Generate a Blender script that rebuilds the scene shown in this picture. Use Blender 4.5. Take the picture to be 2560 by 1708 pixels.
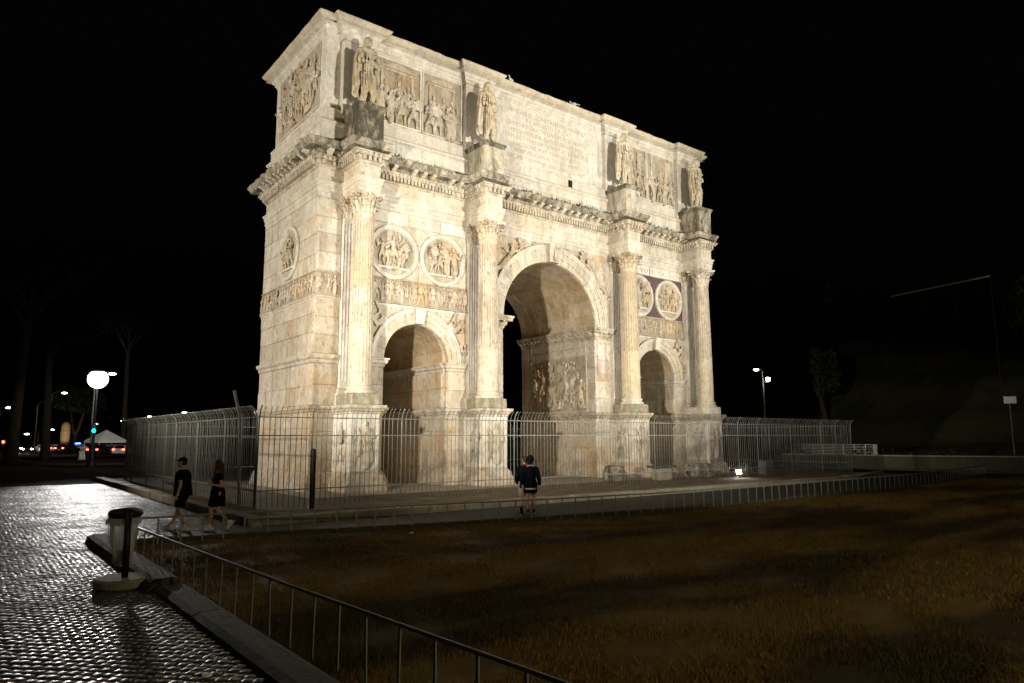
import bpy, bmesh, math, random
import numpy as np
from mathutils import Vector, Matrix
R = math.radians
rnd = random.Random(7)
for o in list(bpy.data.objects):
    bpy.data.objects.remove(o)
scene = bpy.context.scene
col = scene.collection

# ------------------------------------------------------------------ camera
cam_d = bpy.data.cameras.new('camera')
cam = bpy.data.objects.new('camera', cam_d)
col.objects.link(cam)
CAM = Vector((-24.636, -28.264, 2.068))
yaw, pit, rol = R(37.864), R(7.76), R(-0.194)
fw = Vector((math.sin(yaw) * math.cos(pit), math.cos(yaw) * math.cos(pit), math.sin(pit)))
rt = Vector((math.cos(yaw), -math.sin(yaw), 0))
up = rt.cross(fw)
rt, up = rt * math.cos(rol) + up * math.sin(rol), up * math.cos(rol) - rt * math.sin(rol)
cam.matrix_world = Matrix(((rt.x, up.x, -fw.x, CAM.x), (rt.y, up.y, -fw.y, CAM.y), (rt.z, up.z, -fw.z, CAM.z), (0, 0, 0, 1)))
cam_d.sensor_width = 36
cam_d.lens = 1768.605 / 2560 * 36
cam_d.clip_start = 0.1
cam_d.clip_end = 3000
scene.camera = cam
FPX = 1768.605
def pix(u, v, depth):
    """photo pixel (2560 x 1708) at a depth along the view axis -> world point"""
    return CAM + (fw + rt * ((u - 1280) / FPX) - up * ((v - 854) / FPX)) * depth
def pixz(u, v, z):
    d = fw + rt * ((u - 1280) / FPX) - up * ((v - 854) / FPX)
    return CAM + d * ((z - CAM.z) / d.z)

# ------------------------------------------------------------------ night sky
world = bpy.data.worlds.new('World')
scene.world = world
world.use_nodes = True
nt = world.node_tree
bg = nt.nodes['Background']
sky = nt.nodes.new('ShaderNodeTexSky')
sky.sky_type = 'NISHITA'
sky.sun_disc = False
sky.sun_elevation = R(-4)
sky.sun_rotation = R(200)
nt.links.new(sky.outputs[0], bg.inputs[0])
bg.inputs[1].default_value = 0.05

# ------------------------------------------------------------------ view
scene.view_settings.view_transform = 'Standard'
scene.view_settings.look = 'None'
scene.view_settings.exposure = 0
scene.view_settings.gamma = 1
scene.view_settings.use_curve_mapping = False
scene.cycles.use_denoising = True
scene.cycles.max_bounces = 5
scene.cycles.diffuse_bounces = 4
scene.cycles.glossy_bounces = 2
scene.cycles.transmission_bounces = 4
scene.cycles.transparent_max_bounces = 6
scene.cycles.caustics_reflective = False
scene.cycles.caustics_refractive = False
scene.cycles.sample_clamp_indirect = 4

# light levels (the lamps themselves are built with their masts further down)
P_MAST_A = 33000     # floodlight mast beside the road, lights the arch from the left
P_MAST_B = 110000     # floodlight mast beyond the lawn, lights the arch from the right
P_MAST_D = 42000     # floodlight mast across the road, lights the carved flank
P_STREET = 22000     # bright street lamp by the road
P_LAWN = 2600         # unseen lamp added behind the viewer to brighten the lawn
P_GROUND = 120       # small floodlight on the ground inside the fence
FLOOD_COL = (1.0, 0.92, 0.78)

# ------------------------------------------------------------------ mesh helpers
class MB:
    def __init__(s):
        s.v = []; s.f = []
    def add(s, vs, fs):
        n = len(s.v)
        s.v.extend(vs)
        s.f.extend([tuple(i + n for i in f) for f in fs])
        return s
    def quad(s, a, b, c, d):
        return s.add([a, b, c, d], [(0, 1, 2, 3)])
    def box(s, x0, x1, y0, y1, z0, z1):
        v = [(x0, y0, z0), (x1, y0, z0), (x1, y1, z0), (x0, y1, z0), (x0, y0, z1), (x1, y0, z1), (x1, y1, z1), (x0, y1, z1)]
        return s.add(v, [(3, 2, 1, 0), (4, 5, 6, 7), (0, 1, 5, 4), (1, 2, 6, 5), (2, 3, 7, 6), (3, 0, 4, 7)])
    def bbox(s, x0, x1, y0, y1, z0, z1, b=.015):
        """box with chamfered edges"""
        b = min(b, (x1 - x0) * .3, (y1 - y0) * .3, (z1 - z0) * .3)
        v = []
        for z, q in ((z0, b), (z0 + b, 0), (z1 - b, 0), (z1, b)):
            for k, (sx, sy) in enumerate(((0, 0), (1, 0), (1, 1), (0, 1))):
                X = (x0, x1)[sx]; Y = (y0, y1)[sy]
                dx = (1, -1)[sx]; dy = (1, -1)[sy]
                if k in (0, 2):
                    pa = (X + dx * q, Y + dy * (q + b)); pb = (X + dx * (q + b), Y + dy * q)
                else:
                    pa = (X + dx * (q + b), Y + dy * q); pb = (X + dx * q, Y + dy * (q + b))
                v.append((pa[0], pa[1], z)); v.append((pb[0], pb[1], z))
        f = [tuple(reversed(range(8))), tuple(range(24, 32))]
        for r in range(3):
            for i in range(8):
                j = (i + 1) % 8
                f.append((r * 8 + i, r * 8 + j, r * 8 + 8 + j, r * 8 + 8 + i))
        return s.add(v, f)
    def rings(s, rings, closed=True, cap=True):
        n = len(rings[0]); v = [p for r in rings for p in r]; f = []
        for r in range(len(rings) - 1):
            for i in range(n if closed else n - 1):
                j = (i + 1) % n
                f.append((r * n + i, r * n + j, r * n + n + j, r * n + n + i))
        if cap and closed:
            f.append(tuple(reversed(range(n)))); f.append(tuple(range((len(rings) - 1) * n, len(rings) * n)))
        return s.add(v, f)
    def lathe(s, prof, n=24, c=(0, 0, 0)):
        return s.rings([[(c[0] + r * math.cos(2 * math.pi * i / n), c[1] + r * math.sin(2 * math.pi * i / n), c[2] + z) for i in range(n)] for r, z in prof])
    def frame(s, p0, p1):
        d = (Vector(p1) - Vector(p0))
        d = d.normalized() if d.length > 1e-9 else Vector((0, 0, 1))
        a = Vector((0, 0, 1)) if abs(d.z) < .9 else Vector((1, 0, 0))
        u = d.cross(a).normalized(); w = d.cross(u)
        return d, u, w
    def tube(s, p0, p1, r0, r1=None, n=8):
        r1 = r0 if r1 is None else r1
        d, u, w = s.frame(p0, p1)
        rg = []
        for p, r in ((p0, r0), (p1, r1)):
            rg.append([tuple(Vector(p) - (u * math.cos(2 * math.pi * i / n) + w * math.sin(2 * math.pi * i / n)) * r) for i in range(n)][::-1])
        return s.rings(rg)
    def path(s, pts, r, n=6):
        rg = []
        for k, p in enumerate(pts):
            a = pts[max(k - 1, 0)]; b = pts[min(k + 1, len(pts) - 1)]
            d, u, w = s.frame(a, b)
            rr = r[k] if isinstance(r, (list, tuple)) else r
            rg.append([tuple(Vector(p) - (u * math.cos(2 * math.pi * i / n) + w * math.sin(2 * math.pi * i / n)) * rr) for i in range(n)][::-1])
        return s.rings(rg)
    def caps(s, p0, p1, r0, r1=None, n=10, sc=(1, 1)):
        """capsule (tapered)"""
        r1 = r0 if r1 is None else r1
        d, u, w = s.frame(p0, p1)
        p0 = Vector(p0); p1 = Vector(p1); rg = []
        for a in (-85, -55, -25, 0):
            rg.append((p0 + d * r0 * math.sin(R(a)), r0 * math.cos(R(a))))
        for a in (0, 25, 55, 85):
            rg.append((p1 + d * r1 * math.sin(R(a)), r1 * math.cos(R(a))))
        return s.rings([[tuple(c - (u * math.cos(2 * math.pi * i / n) * sc[0] + w * math.sin(2 * math.pi * i / n) * sc[1]) * r) for i in range(n)][::-1] for c, r in rg])
    def ell(s, c, rad, n=12, rot=None):
        rg = []
        for a in (-86, -60, -30, 0, 30, 60, 86):
            ring = []
            for i in range(n):
                t = 2 * math.pi * i / n
                p = Vector((math.cos(R(a)) * math.cos(t) * rad[0], math.cos(R(a)) * math.sin(t) * rad[1], math.sin(R(a)) * rad[2]))
                if rot is not None:
                    p = rot @ p
                ring.append(tuple(Vector(c) + p))
            rg.append(ring)
        return s.rings(rg)
    def sweep(s, pathp, prof, closed=False, sub=0, jit=0, seed=1):
        """profile (out, z) swept along plan polyline with mitred corners; outward = right of travel"""
        pts = [Vector((p[0], p[1])) for p in pathp]
        n = len(pts)
        def nrm(a, b):
            d = (b - a).normalized(); return Vector((d.y, -d.x))
        st = []
        for i in range(n):
            if closed or 0 < i < n - 1:
                n0 = nrm(pts[i - 1], pts[i]); n1 = nrm(pts[i], pts[(i + 1) % n])
                m = (n0 + n1); m = m / max(m.dot(n0), .2)
            elif i == 0:
                m = nrm(pts[0], pts[1])
            else:
                m = nrm(pts[-2], pts[-1])
            st.append((pts[i], m))
        if sub:
            out = []
            for i in range(n if closed else n - 1):
                a, b = st[i], st[(i + 1) % n]
                L = (b[0] - a[0]).length; k = max(1, int(L / sub))
                nn = nrm(a[0], b[0])
                out.append(a)
                for j in range(1, k):
                    t = j / k
                    out.append((a[0].lerp(b[0], t), a[1].lerp(b[1], t)))
            if not closed:
                out.append(st[-1])
            st = out
        rg = random.Random(seed); rings = []
        zmax = max(p[1] for p in prof); omax = max(p[0] for p in prof)
        for p, m in st:
            j = rg.uniform(-1, 0) * jit if rg.random() < .6 else -jit * rg.random() * 2.0
            ring = []
            for o_, z in prof:
                k = max(0, (o_ / omax) - .45) if omax > 0 else 0
                q = p + m * (o_ + j * k)
                ring.append((q.x, q.y, z + j * k * .5))
            rings.append(ring[::-1])
        if closed:
            rings.append(rings[0])
        nn = len(prof); v = [p for r in rings for p in r]; f = []
        for r in range(len(rings) - 1):
            for i in range(nn - 1):
                f.append((r * nn + i, r * nn + nn + i, r * nn + nn + i + 1, r * nn + i + 1))
        if not closed:
            f.append(tuple(range(nn))); f.append(tuple(reversed(range((len(rings) - 1) * nn, len(rings) * nn))))
        return s.add(v, f)
    def mesh(s, name='mesh', smooth=False):
        m = bpy.data.meshes.new(name)
        m.from_pydata([tuple(p) for p in s.v], [], s.f)
        m.update()
        if smooth:
            m.polygons.foreach_set('use_smooth', [True] * len(m.polygons))
        return m

def obj(name, g, mat, parent=None, loc=(0, 0, 0), rot=(0, 0, 0), scale=(1, 1, 1), smooth=False):
    m = g.mesh(name, smooth) if isinstance(g, MB) else g
    if mat is not None and len(m.materials) == 0:
        m.materials.append(mat)
    o = bpy.data.objects.new(name, m)
    col.objects.link(o)
    o.location = loc; o.rotation_euler = rot; o.scale = scale
    if parent is not None:
        o.parent = parent
    return o
def empty(name, loc=(0, 0, 0), rz=0):
    o = bpy.data.objects.new(name, None)
    col.objects.link(o)
    o.location = loc; o.rotation_euler = (0, 0, rz); o.empty_display_size = .2
    return o
def tag(o, label=None, cat=None, group=None, kind=None):
    if label: o['label'] = label
    if cat: o['category'] = cat
    if group: o['group'] = group
    if kind: o['kind'] = kind
    return o
def copy_tree(o, parent=None):
    c = o.copy(); col.objects.link(c)
    c.parent = parent
    for ch in [x for x in kids.get(o, [])]:
        copy_tree(ch, c)
    return c
kids = {}
def index_kids():
    kids.clear()
    for o in bpy.data.objects:
        if o.parent:
            kids.setdefault(o.parent, []).append(o)
def clone(o):
    index_kids()
    return copy_tree(o)

def blob(mb, voxel, smooth=3, fold=None, fac=.5):
    """union of closed shapes -> one continuous surface"""
    m = mb.mesh('tmp')
    o = bpy.data.objects.new('tmp', m)
    col.objects.link(o)
    r = o.modifiers.new('r', 'REMESH'); r.mode = 'VOXEL'; r.voxel_size = voxel; r.adaptivity = 0
    if smooth:
        k = o.modifiers.new('s', 'SMOOTH'); k.iterations = smooth; k.factor = fac
    dg = bpy.context.evaluated_depsgraph_get()
    ev = o.evaluated_get(dg)
    out = bpy.data.meshes.new_from_object(ev, depsgraph=dg)
    bpy.data.objects.remove(o)
    bpy.data.meshes.remove(m)
    n = len(out.vertices)
    if fold is not None and n:
        co = np.empty(n * 3); out.vertices.foreach_get('co', co); co = co.reshape(-1, 3)
        no = np.empty(n * 3); out.vertex_normals.foreach_get('vector', no); no = no.reshape(-1, 3)
        co = co + no * fold(co)[:, None]
        out.vertices.foreach_set('co', co.ravel())
    out.polygons.foreach_set('use_smooth', [True] * len(out.polygons))
    out.update()
    return out

# ------------------------------------------------------------------ materials
def mat_new(name):
    m = bpy.data.materials.new(name); m.use_nodes = True
    return m, m.node_tree, m.node_tree.nodes['Principled BSDF']
def N(nt, t, **kw):
    n = nt.nodes.new(t)
    for k, v in kw.items():
        setattr(n, k, v)
    return n
def ramp(nt, src, stops):
    r = N(nt, 'ShaderNodeValToRGB')
    e = r.color_ramp.elements
    while len(e) > 1:
        e.remove(e[-1])
    e[0].position = stops[0][0]; e[0].color = (*stops[0][1], 1) if len(stops[0][1]) == 3 else stops[0][1]
    for p, c in stops[1:]:
        x = e.new(p); x.color = (*c, 1)
    nt.links.new(src, r.inputs[0])
    return r.outputs[0]
def mixc(nt, fac, a, b, mode='MIX'):
    m = N(nt, 'ShaderNodeMix', data_type='RGBA', blend_type=mode)
    if isinstance(fac, (int, float)): m.inputs[0].default_value = fac
    else: nt.links.new(fac, m.inputs[0])
    for s, i in ((a, 6), (b, 7)):
        if isinstance(s, tuple): m.inputs[i].default_value = (*s, 1)
        else: nt.links.new(s, m.inputs[i])
    return m.outputs[2]
def coords(nt, scale=(1, 1, 1), world=True):
    if world:
        src = N(nt, 'ShaderNodeNewGeometry').outputs['Position']
    else:
        src = N(nt, 'ShaderNodeTexCoord').outputs['Object']
    mp = N(nt, 'ShaderNodeMapping'); mp.inputs['Scale'].default_value = scale
    nt.links.new(src, mp.inputs[0])
    return mp.outputs[0]
def noise(nt, vec, scale, detail=4, rough=.55, dist=0):
    n = N(nt, 'ShaderNodeTexNoise'); n.inputs['Scale'].default_value = scale; n.inputs['Detail'].default_value = detail
    n.inputs['Roughness'].default_value = rough; n.inputs['Distortion'].default_value = dist
    nt.links.new(vec, n.inputs['Vector'])
    return n.outputs[0]
def mul(nt, a, b, op='MULTIPLY'):
    m = N(nt, 'ShaderNodeMath', operation=op)
    for s, i in ((a, 0), (b, 1)):
        if isinstance(s, (int, float)): m.inputs[i].default_value = s
        else: nt.links.new(s, m.inputs[i])
    return m.outputs[0]
def stone(name, base, dark=None, warm=None, stain=.5, crust=0.0, crustcol=(.055, .05, .032), rough=.8, bump=.4, rand=.11, crust_lo=.52):
    m, nt, p = mat_new(name)
    dark = dark or tuple(c * .68 for c in base)
    warm = warm or (base[0] * .92, base[1] * .74, base[2] * .5)
    w1 = coords(nt); w2 = coords(nt, (2.2, 2.2, .28))
    big = noise(nt, w1, .55, 5, .6, .4)
    mid = noise(nt, w1, 3.2, 6, .65)
    stk = noise(nt, w2, 1.1, 5, .6, .2)
    c = mixc(nt, ramp(nt, mid, [(.3, (0, 0, 0)), (.7, (1, 1, 1))]), dark, base)
    c = mixc(nt, .45, c, base)
    pat = noise(nt, coords(nt, (1, 1, .8)), 1.25, 9, .72, .8)
    c = mixc(nt, mul(nt, ramp(nt, pat, [(.50, (0, 0, 0)), (.58, (1, 1, 1))]), .62), c, tuple(x * .62 + warm[i] * .1 for i, x in enumerate(base)))
    c = mixc(nt, mul(nt, ramp(nt, pat, [(.36, (1, 1, 1)), (.45, (0, 0, 0))]), .5), c, tuple(min(.8, x * 1.2) for x in base))
    c = mixc(nt, mul(nt, ramp(nt, big, [(.48, (0, 0, 0)), (.72, (1, 1, 1))]), stain), c, warm)
    c = mixc(nt, mul(nt, ramp(nt, stk, [(.5, (0, 0, 0)), (.70, (1, 1, 1))]), stain * .85), c, tuple(x * .8 for x in dark))
    sp_ = noise(nt, coords(nt, (1, 1, .6)), 6.5, 8, .75, .5)
    c = mixc(nt, mul(nt, ramp(nt, sp_, [(.52, (0, 0, 0)), (.64, (1, 1, 1))]), min(1, stain * .9)), c, tuple(x * .62 for x in dark))
    oi = N(nt, 'ShaderNodeObjectInfo')
    v = N(nt, 'ShaderNodeMapRange'); v.inputs['To Min'].default_value = 1 - rand; v.inputs['To Max'].default_value = 1 + rand * .6
    nt.links.new(oi.outputs['Random'], v.inputs['Value'])
    hs = N(nt, 'ShaderNodeHueSaturation'); nt.links.new(c, hs.inputs['Color']); nt.links.new(v.outputs[0], hs.inputs['Value'])
    v2 = N(nt, 'ShaderNodeMapRange'); v2.inputs['To Min'].default_value = 1 + rand * 1.2; v2.inputs['To Max'].default_value = 1 - rand * 1.2
    nt.links.new(oi.outputs['Random'], v2.inputs['Value']); nt.links.new(v2.outputs[0], hs.inputs['Saturation'])
    c = hs.outputs[0]
    if crust > 0:
        k = noise(nt, coords(nt, (1.3, 1.3, .5)), 1.9, 7, .68, .6)
        k2 = noise(nt, w1, 7, 6, .7)
        k = mul(nt, mul(nt, k, .75), mul(nt, k2, .25), 'ADD')
        fk = ramp(nt, k, [(crust_lo - .06, (0, 0, 0)), (crust_lo + .12, (1, 1, 1))])
        c = mixc(nt, mul(nt, fk, crust), c, crustcol)
    nt.links.new(c, p.inputs['Base Color'])
    p.inputs['Roughness'].default_value = rough
    p.inputs['Specular IOR Level'].default_value = .25
    b = N(nt, 'ShaderNodeBump'); b.inputs['Strength'].default_value = min(1, bump * 1.5); b.inputs['Distance'].default_value = .06
    fine = mul(nt, mul(nt, noise(nt, w1, 9, 8, .7), .55), mul(nt, noise(nt, w1, 2.6, 5, .6, .6), .9), 'ADD')
    nt.links.new(fine, b.inputs['Height']); nt.links.new(b.outputs[0], p.inputs['Normal'])
    return m
def plain(name, c, rough=.6, metal=0, spec=.4, var=.25, scale=6, bump=0, world=False):
    m, nt, p = mat_new(name)
    n = noise(nt, coords(nt, world=world), scale, 5, .6)
    lo = tuple(x * (1 - var) for x in c); hi = tuple(min(1, x * (1 + var)) for x in c)
    nt.links.new(ramp(nt, n, [(.3, lo), (.7, hi)]), p.inputs['Base Color'])
    p.inputs['Roughness'].default_value = rough; p.inputs['Metallic'].default_value = metal
    p.inputs['Specular IOR Level'].default_value = spec
    if bump:
        b = N(nt, 'ShaderNodeBump'); b.inputs['Strength'].default_value = bump; b.inputs['Distance'].default_value = .02
        nt.links.new(noise(nt, coords(nt, world=world), scale * 6, 6, .6), b.inputs['Height']); nt.links.new(b.outputs[0], p.inputs['Normal'])
    return m
def emit(name, c, s):
    m, nt, p = mat_new(name)
    p.inputs['Base Color'].default_value = (*c, 1)
    p.inputs['Emission Color'].default_value = (*c, 1)
    p.inputs['Emission Strength'].default_value = s
    return m
M = {}
M['marble'] = stone('marble', (.60, .55, .46), dark=(.36, .30, .22), warm=(.50, .39, .25), stain=.75)
M['pale'] = stone('pale_marble', (.68, .64, .56), dark=(.42, .37, .29), warm=(.58, .48, .34), stain=.6)
M['travertine'] = stone('travertine', (.56, .50, .40), dark=(.34, .27, .19), warm=(.47, .31, .16), stain=.9, bump=.5)
M['vault'] = stone('vault_stone', (.54, .43, .29), warm=(.43, .27, .13), stain=.8, bump=.4, rand=.13)
M['relief'] = stone('relief_marble', (.58, .51, .41), dark=(.26, .21, .14), stain=.8, rand=.1)
M['relief_back'] = stone('grimy_relief_ground', (.45, .39, .30), dark=(.22, .18, .12), stain=.8)
M['column'] = stone('column_marble', (.58, .51, .41), dark=(.34, .28, .2), warm=(.50, .39, .25), stain=.9, rand=.03)
M['yellow'] = stone('yellow_marble', (.57, .48, .34), warm=(.52, .42, .28), stain=.8, rand=.02)
M['cornice'] = stone('cornice_marble', (.55, .48, .36), stain=.7, crust=.8, crust_lo=.53)
M['corona'] = stone('blackened_corona', (.50, .44, .34), stain=.7, crust=.92, crust_lo=.465, crustcol=(.075, .066, .045))
M['attic_cornice'] = stone('attic_cornice', (.62, .56, .44), stain=.5, crust=.6, crust_lo=.6)
M['crust'] = stone('blackened_stone', (.45, .40, .31), stain=.6, crust=.95, crust_lo=.42)
M['statue'] = stone('statue_marble', (.58, .51, .39), dark=(.26, .22, .15), stain=.8, rand=.05, crust=.5, crust_lo=.57)
M['porphyry'] = stone('porphyry', (.13, .085, .092), dark=(.075, .05, .055), warm=(.14, .09, .085), stain=.4, rough=.6)
M['letter'] = plain('letter_recess', (.44, .38, .28), .9)
M['iron'] = plain('galvanised_iron', (.18, .185, .165), .5, 0.3, .5)
M['iron_dark'] = plain('painted_iron', (.13, .13, .11), .55, 0.2)
M['rail'] = plain('grey_green_iron', (.22, .23, .18), .5, 0.1)
M['black'] = plain('black_paint', (.008, .008, .010), .5, 0, .3)
M['kerb'] = stone('kerb_stone', (.30, .27, .20), stain=.6, bump=.4)
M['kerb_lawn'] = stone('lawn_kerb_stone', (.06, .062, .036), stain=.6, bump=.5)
M['asphalt'] = plain('asphalt', (.022, .021, .016), .75, 0, .3, .35, 1.2, .5, True)
M['earth'] = plain('earth', (.05, .034, .019), .95, 0, .1, .5, .8, .6, True)
M['floor'] = stone('travertine_paving', (.38, .33, .25), stain=.7)
M['gravel'] = plain('gravel_ground', (.13, .105, .07), .95, 0, .1, .4, 1.5, .6, True)
M['white'] = plain('white_paint', (.7, .7, .66), .6)
M['glass_dark'] = plain('car_glass', (.01, .012, .015), .08, 0, .6)
M['rubber'] = plain('rubber', (.015, .015, .015), .8)
M['bark'] = plain('bark', (.06, .045, .032), .95, 0, .1, .4, 3, .6)
M['leaf_dark'] = plain('pine_foliage', (.02, .032, .012), .8, 0, .2, .5, 2)
M['leaf_olive'] = plain('leaf_foliage', (.022, .03, .012), .8, 0, .2, .5, 2)
M['lamp_white'] = emit('lamp_white', (1, .97, .92), 22)
M['lamp_far'] = emit('lamp_far', (1, .95, .9), 14)
M['flood_lens'] = emit('flood_lens', (1, .9, .7), 40)
M['tail'] = emit('tail_light', (1, .07, .03), 22)
M['head'] = emit('head_light', (1, .98, .92), 60)
M['blue'] = emit('blue_beacon', (.05, .15, 1), 20)
M['cyan'] = emit('signal_green', (.0, .7, .9), 12)
M['red_signal'] = emit('signal_red', (1, .06, .02), 12)
M['skin'] = plain('skin', (.52, .29, .19), .55, 0, .4, .1)
M['cloth_black'] = plain('black_cloth', (.004, .004, .0045), .95, 0, .1)
M['cloth_navy'] = plain('navy_cloth', (.0035, .0045, .008), .95, 0, .1)
M['cloth_light'] = plain('stone_cloth', (.30, .27, .22), .95, 0, .1)
M['cloth_orange'] = plain('orange_cloth', (.25, .04, .015), .9, 0, .1)
M['cloth_white'] = plain('white_cloth', (.6, .58, .54), .9, 0, .1)
M['cloth_grey'] = plain('grey_cloth', (.28, .26, .24), .95, 0, .1)
M['hair_brown'] = plain('brown_hair', (.05, .024, .013), .6, 0, .3)
M['hair_dark'] = plain('dark_hair', (.004, .0035, .003), .8, 0, .2)
# ================================================================== THE ARCH
D = 6.57; XB = 13.2; ZG = -0.4
XC = [-11.57, -4.96, 4.96, 11.57]; YC = -1.1
OPEN = [(-8.25, 1.68, 5.62), (0, 3.25, 8.22), (8.25, 1.68, 5.62)]
arch = empty('triumphal_arch', (0, 0, ZG))
tag(arch, 'floodlit three-bay marble triumphal arch with columns, reliefs and attic inscription', 'arch')
arch.location = (0, 0, 0)

def wall_faces(mb, y, z0, zt, x0, x1, n=28):
    xs = x0
    for c, r, zs in OPEN:
        mb.quad((xs, y, z0), (c - r, y, z0), (c - r, y, zt), (xs, y, zt))
        a = [(c - r * math.cos(math.pi * i / n), zs + r * math.sin(math.pi * i / n)) for i in range(n + 1)]
        for i in range(n):
            mb.quad((a[i][0], y, a[i][1]), (a[i + 1][0], y, a[i + 1][1]), (a[i + 1][0], y, zt), (a[i][0], y, zt))
        mb.add([], [])
        xs = c + r
    mb.quad((xs, y, z0), (x1, y, z0), (x1, y, zt), (xs, y, zt))
core = MB()
wall_faces(core, 0, ZG, 12.45, -XB, XB); wall_faces(core, D, ZG, 12.45, -XB, XB)
for s in (-1, 1):
    core.quad((s * XB, 0, ZG), (s * XB, D, ZG), (s * XB, D, 12.45), (s * XB, 0, 12.45))
core.box(-XB, XB, 0, D, 12.45, 14.56)
for c, r, zs in OPEN:
    for s in (-1, 1):
        core.quad((c + s * r, 0, ZG), (c + s * r, D, ZG), (c + s * r, D, zs), (c + s * r, 0, zs))
    for i in range(28):
        a0, a1 = math.pi * i / 28, math.pi * (i + 1) / 28
        core.quad((c - r * math.cos(a0), 0, zs + r * math.sin(a0)), (c - r * math.cos(a1), 0, zs + r * math.sin(a1)),
                  (c - r * math.cos(a1), D, zs + r * math.sin(a1)), (c - r * math.cos(a0), D, zs + r * math.sin(a0)))
body = obj('masonry_core', core, M['travertine'], arch)
attic_core = obj('attic_wall', MB().box(-12.95, 12.95, .14, D - .14, 14.5, 20.2), M['pale'], arch)

# ---- ashlar facing: every block an object of its own
nblk = [0]
def block(face, P, u0, u1, z0, z1, t, mat, parent, b=.018):
    mb = MB(); g = .008
    if face == 'front':
        mb.bbox(u0 + g, u1 - g, P - t, P + .02, z0 + g, z1 - g, b)
    else:
        mb.bbox(P - t, P + .02, u0 + g, u1 - g, z0 + g, z1 - g, b)
    nblk[0] += 1
    return obj('stone_block', mb, mat, parent)
def ashlar(face, P, u0, u1, z0, z1, ch, bl, mat, parent, seed=0, t=.03, skip=None):
    rg = random.Random(seed)
    nc = max(1, round((z1 - z0) / ch)); zs = [z0 + (z1 - z0) * i / nc for i in range(nc + 1)]
    for i in range(1, nc):
        zs[i] += rg.uniform(-.12, .12) * ch
    for i in range(nc):
        nb = max(1, round((u1 - u0) / bl)); us = [u0 + (u1 - u0) * j / nb for j in range(nb + 1)]
        off = rg.uniform(-.35, .35) * bl if nb > 1 else 0
        us = [u0] + [min(u1 - .15, max(u0 + .15, x + off + rg.uniform(-.12, .12) * bl)) for x in us[1:-1]] + [u1]
        for j in range(nb):
            if us[j + 1] - us[j] < .1: continue
            if skip and skip(us[j], us[j + 1], zs[i], zs[i + 1]): continue
            block(face, P, us[j], us[j + 1], zs[i], zs[i + 1], t + (rg.uniform(-.02, .022) if mat is M['travertine'] else rg.uniform(-.008, .012)), mat, parent)
T = M['travertine']; MA = M['marble']
ashlar('left', -XB, .0, D, 3.45, 5.2, .87, 1.35, T, body, 1)
ashlar('left', -XB, .0, D, 5.6, 8.05, .8, 1.5, T, body, 2)
ashlar('left', -XB, .0, D, 9.1, 12.42, .83, 1.35, MA, body, 3)
ashlar('left', -XB, .0, D, ZG + 1.1, 3.1, .68, 1.4, T, body, 4)
ashlar('left', -12.95, .14, .85, 16.66, 19.95, .88, .7, M['pale'], attic_core, 5)
ashlar('left', -12.95, 5.8, D - .14, 16.66, 19.95, .88, .7, M['pale'], attic_core, 6)
# front piers beside the openings
for a, b in ((-13.2, -12.1), (-11.0, -9.93), (-6.57, -5.5), (-4.4, -3.25), (3.25, 4.4), (5.5, 6.57), (9.93, 11.0), (12.1, 13.2)):
    ashlar('front', 0, a, b, 3.45, 5.2, .87, 1.1, MA if a > -13 else T, body, int(a * 10))
    ashlar('front', 0, a, b, ZG + 1.1, 3.1, .7, 1.1, T, body, int(a * 10) + 1)
for a, b in ((-13.2, -12.1), (-4.4, -3.4), (3.4, 4.4), (12.1, 13.2)):
    ashlar('front', 0, a, b, 5.62, 8.05, .8, 1.1, MA if abs(a) < 5 else T, body, int(a * 10) + 2)
for a, b in ((-13.2, -12.1), (12.1, 13.2)):
    ashlar('front', 0, a, b, 9.2, 12.4, .8, 1.1, MA, body, int(a * 10) + 3)
ashlar('front', 0, -11.0, -5.5, 9.3, 11.82, .84, 1.3, MA, body, 21)
obj('porphyry_panel', MB().bbox(5.55, 10.98, -.035, .02, 9.32, 11.83), M['porphyry'], arch)
ashlar('front', 0, -11.0, -5.5, 11.85, 12.42, .6, 1.6, M['pale'], body, 22, t=.05)
ashlar('front', 0, 5.5, 11.0, 11.85, 12.42, .6, 1.6, M['pale'], body, 23, t=.05)
# right-hand walls of the three passages
for c, r, zs in OPEN:
    X = c + r
    if c == 0:
        ashlar('left', X, 0, .75, 3.5, 7.6, .85, .9, MA, body, 31)
        ashlar('left', X, 5.55, D, 3.5, 7.6, .85, 1.1, MA, body, 32)
        ashlar('left', X, .75, 5.55, 6.72, 7.6, .45, 1.6, MA, body, 33)
    else:
        ashlar('left', X, 0, D, 3.5, zs - .4, .85, 1.3, T, body, 34 + int(c))
    ashlar('left', X, 0, D, ZG + 1.1, 3.1, .7, 1.5, T, body, 44 + int(c))
# vault stones
def arcseg(mb, c, zs, r0, r1, a0, a1, y0, y1, n=2):
    rg = []
    for i in range(n + 1):
        a = a0 + (a1 - a0) * i / n; ca, sa = math.cos(a), math.sin(a)
        rg.append([(c + r0 * ca, y0, zs + r0 * sa), (c + r1 * ca, y0, zs + r1 * sa), (c + r1 * ca, y1, zs + r1 * sa), (c + r0 * ca, y1, zs + r0 * sa)])
    return mb.rings(rg)
for c, r, zs in OPEN:
    rg = random.Random(int(c) + 5)
    na = 13 if r > 3 else 9
    for i in range(na):
        ys = [0.0]
        while ys[-1] < D - .1:
            ys.append(min(D, ys[-1] + rg.uniform(.8, 1.9)))
        for j in range(len(ys) - 1):
            g = .006
            mb = arcseg(MB(), c, zs, r - .02 - rg.uniform(0, .012), r + .02, math.pi * i / na + g / r, math.pi * (i + 1) / na - g / r, ys[j] + g, ys[j + 1] - g, 3)
            obj('vault_stone', mb, M['vault'], body)
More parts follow.
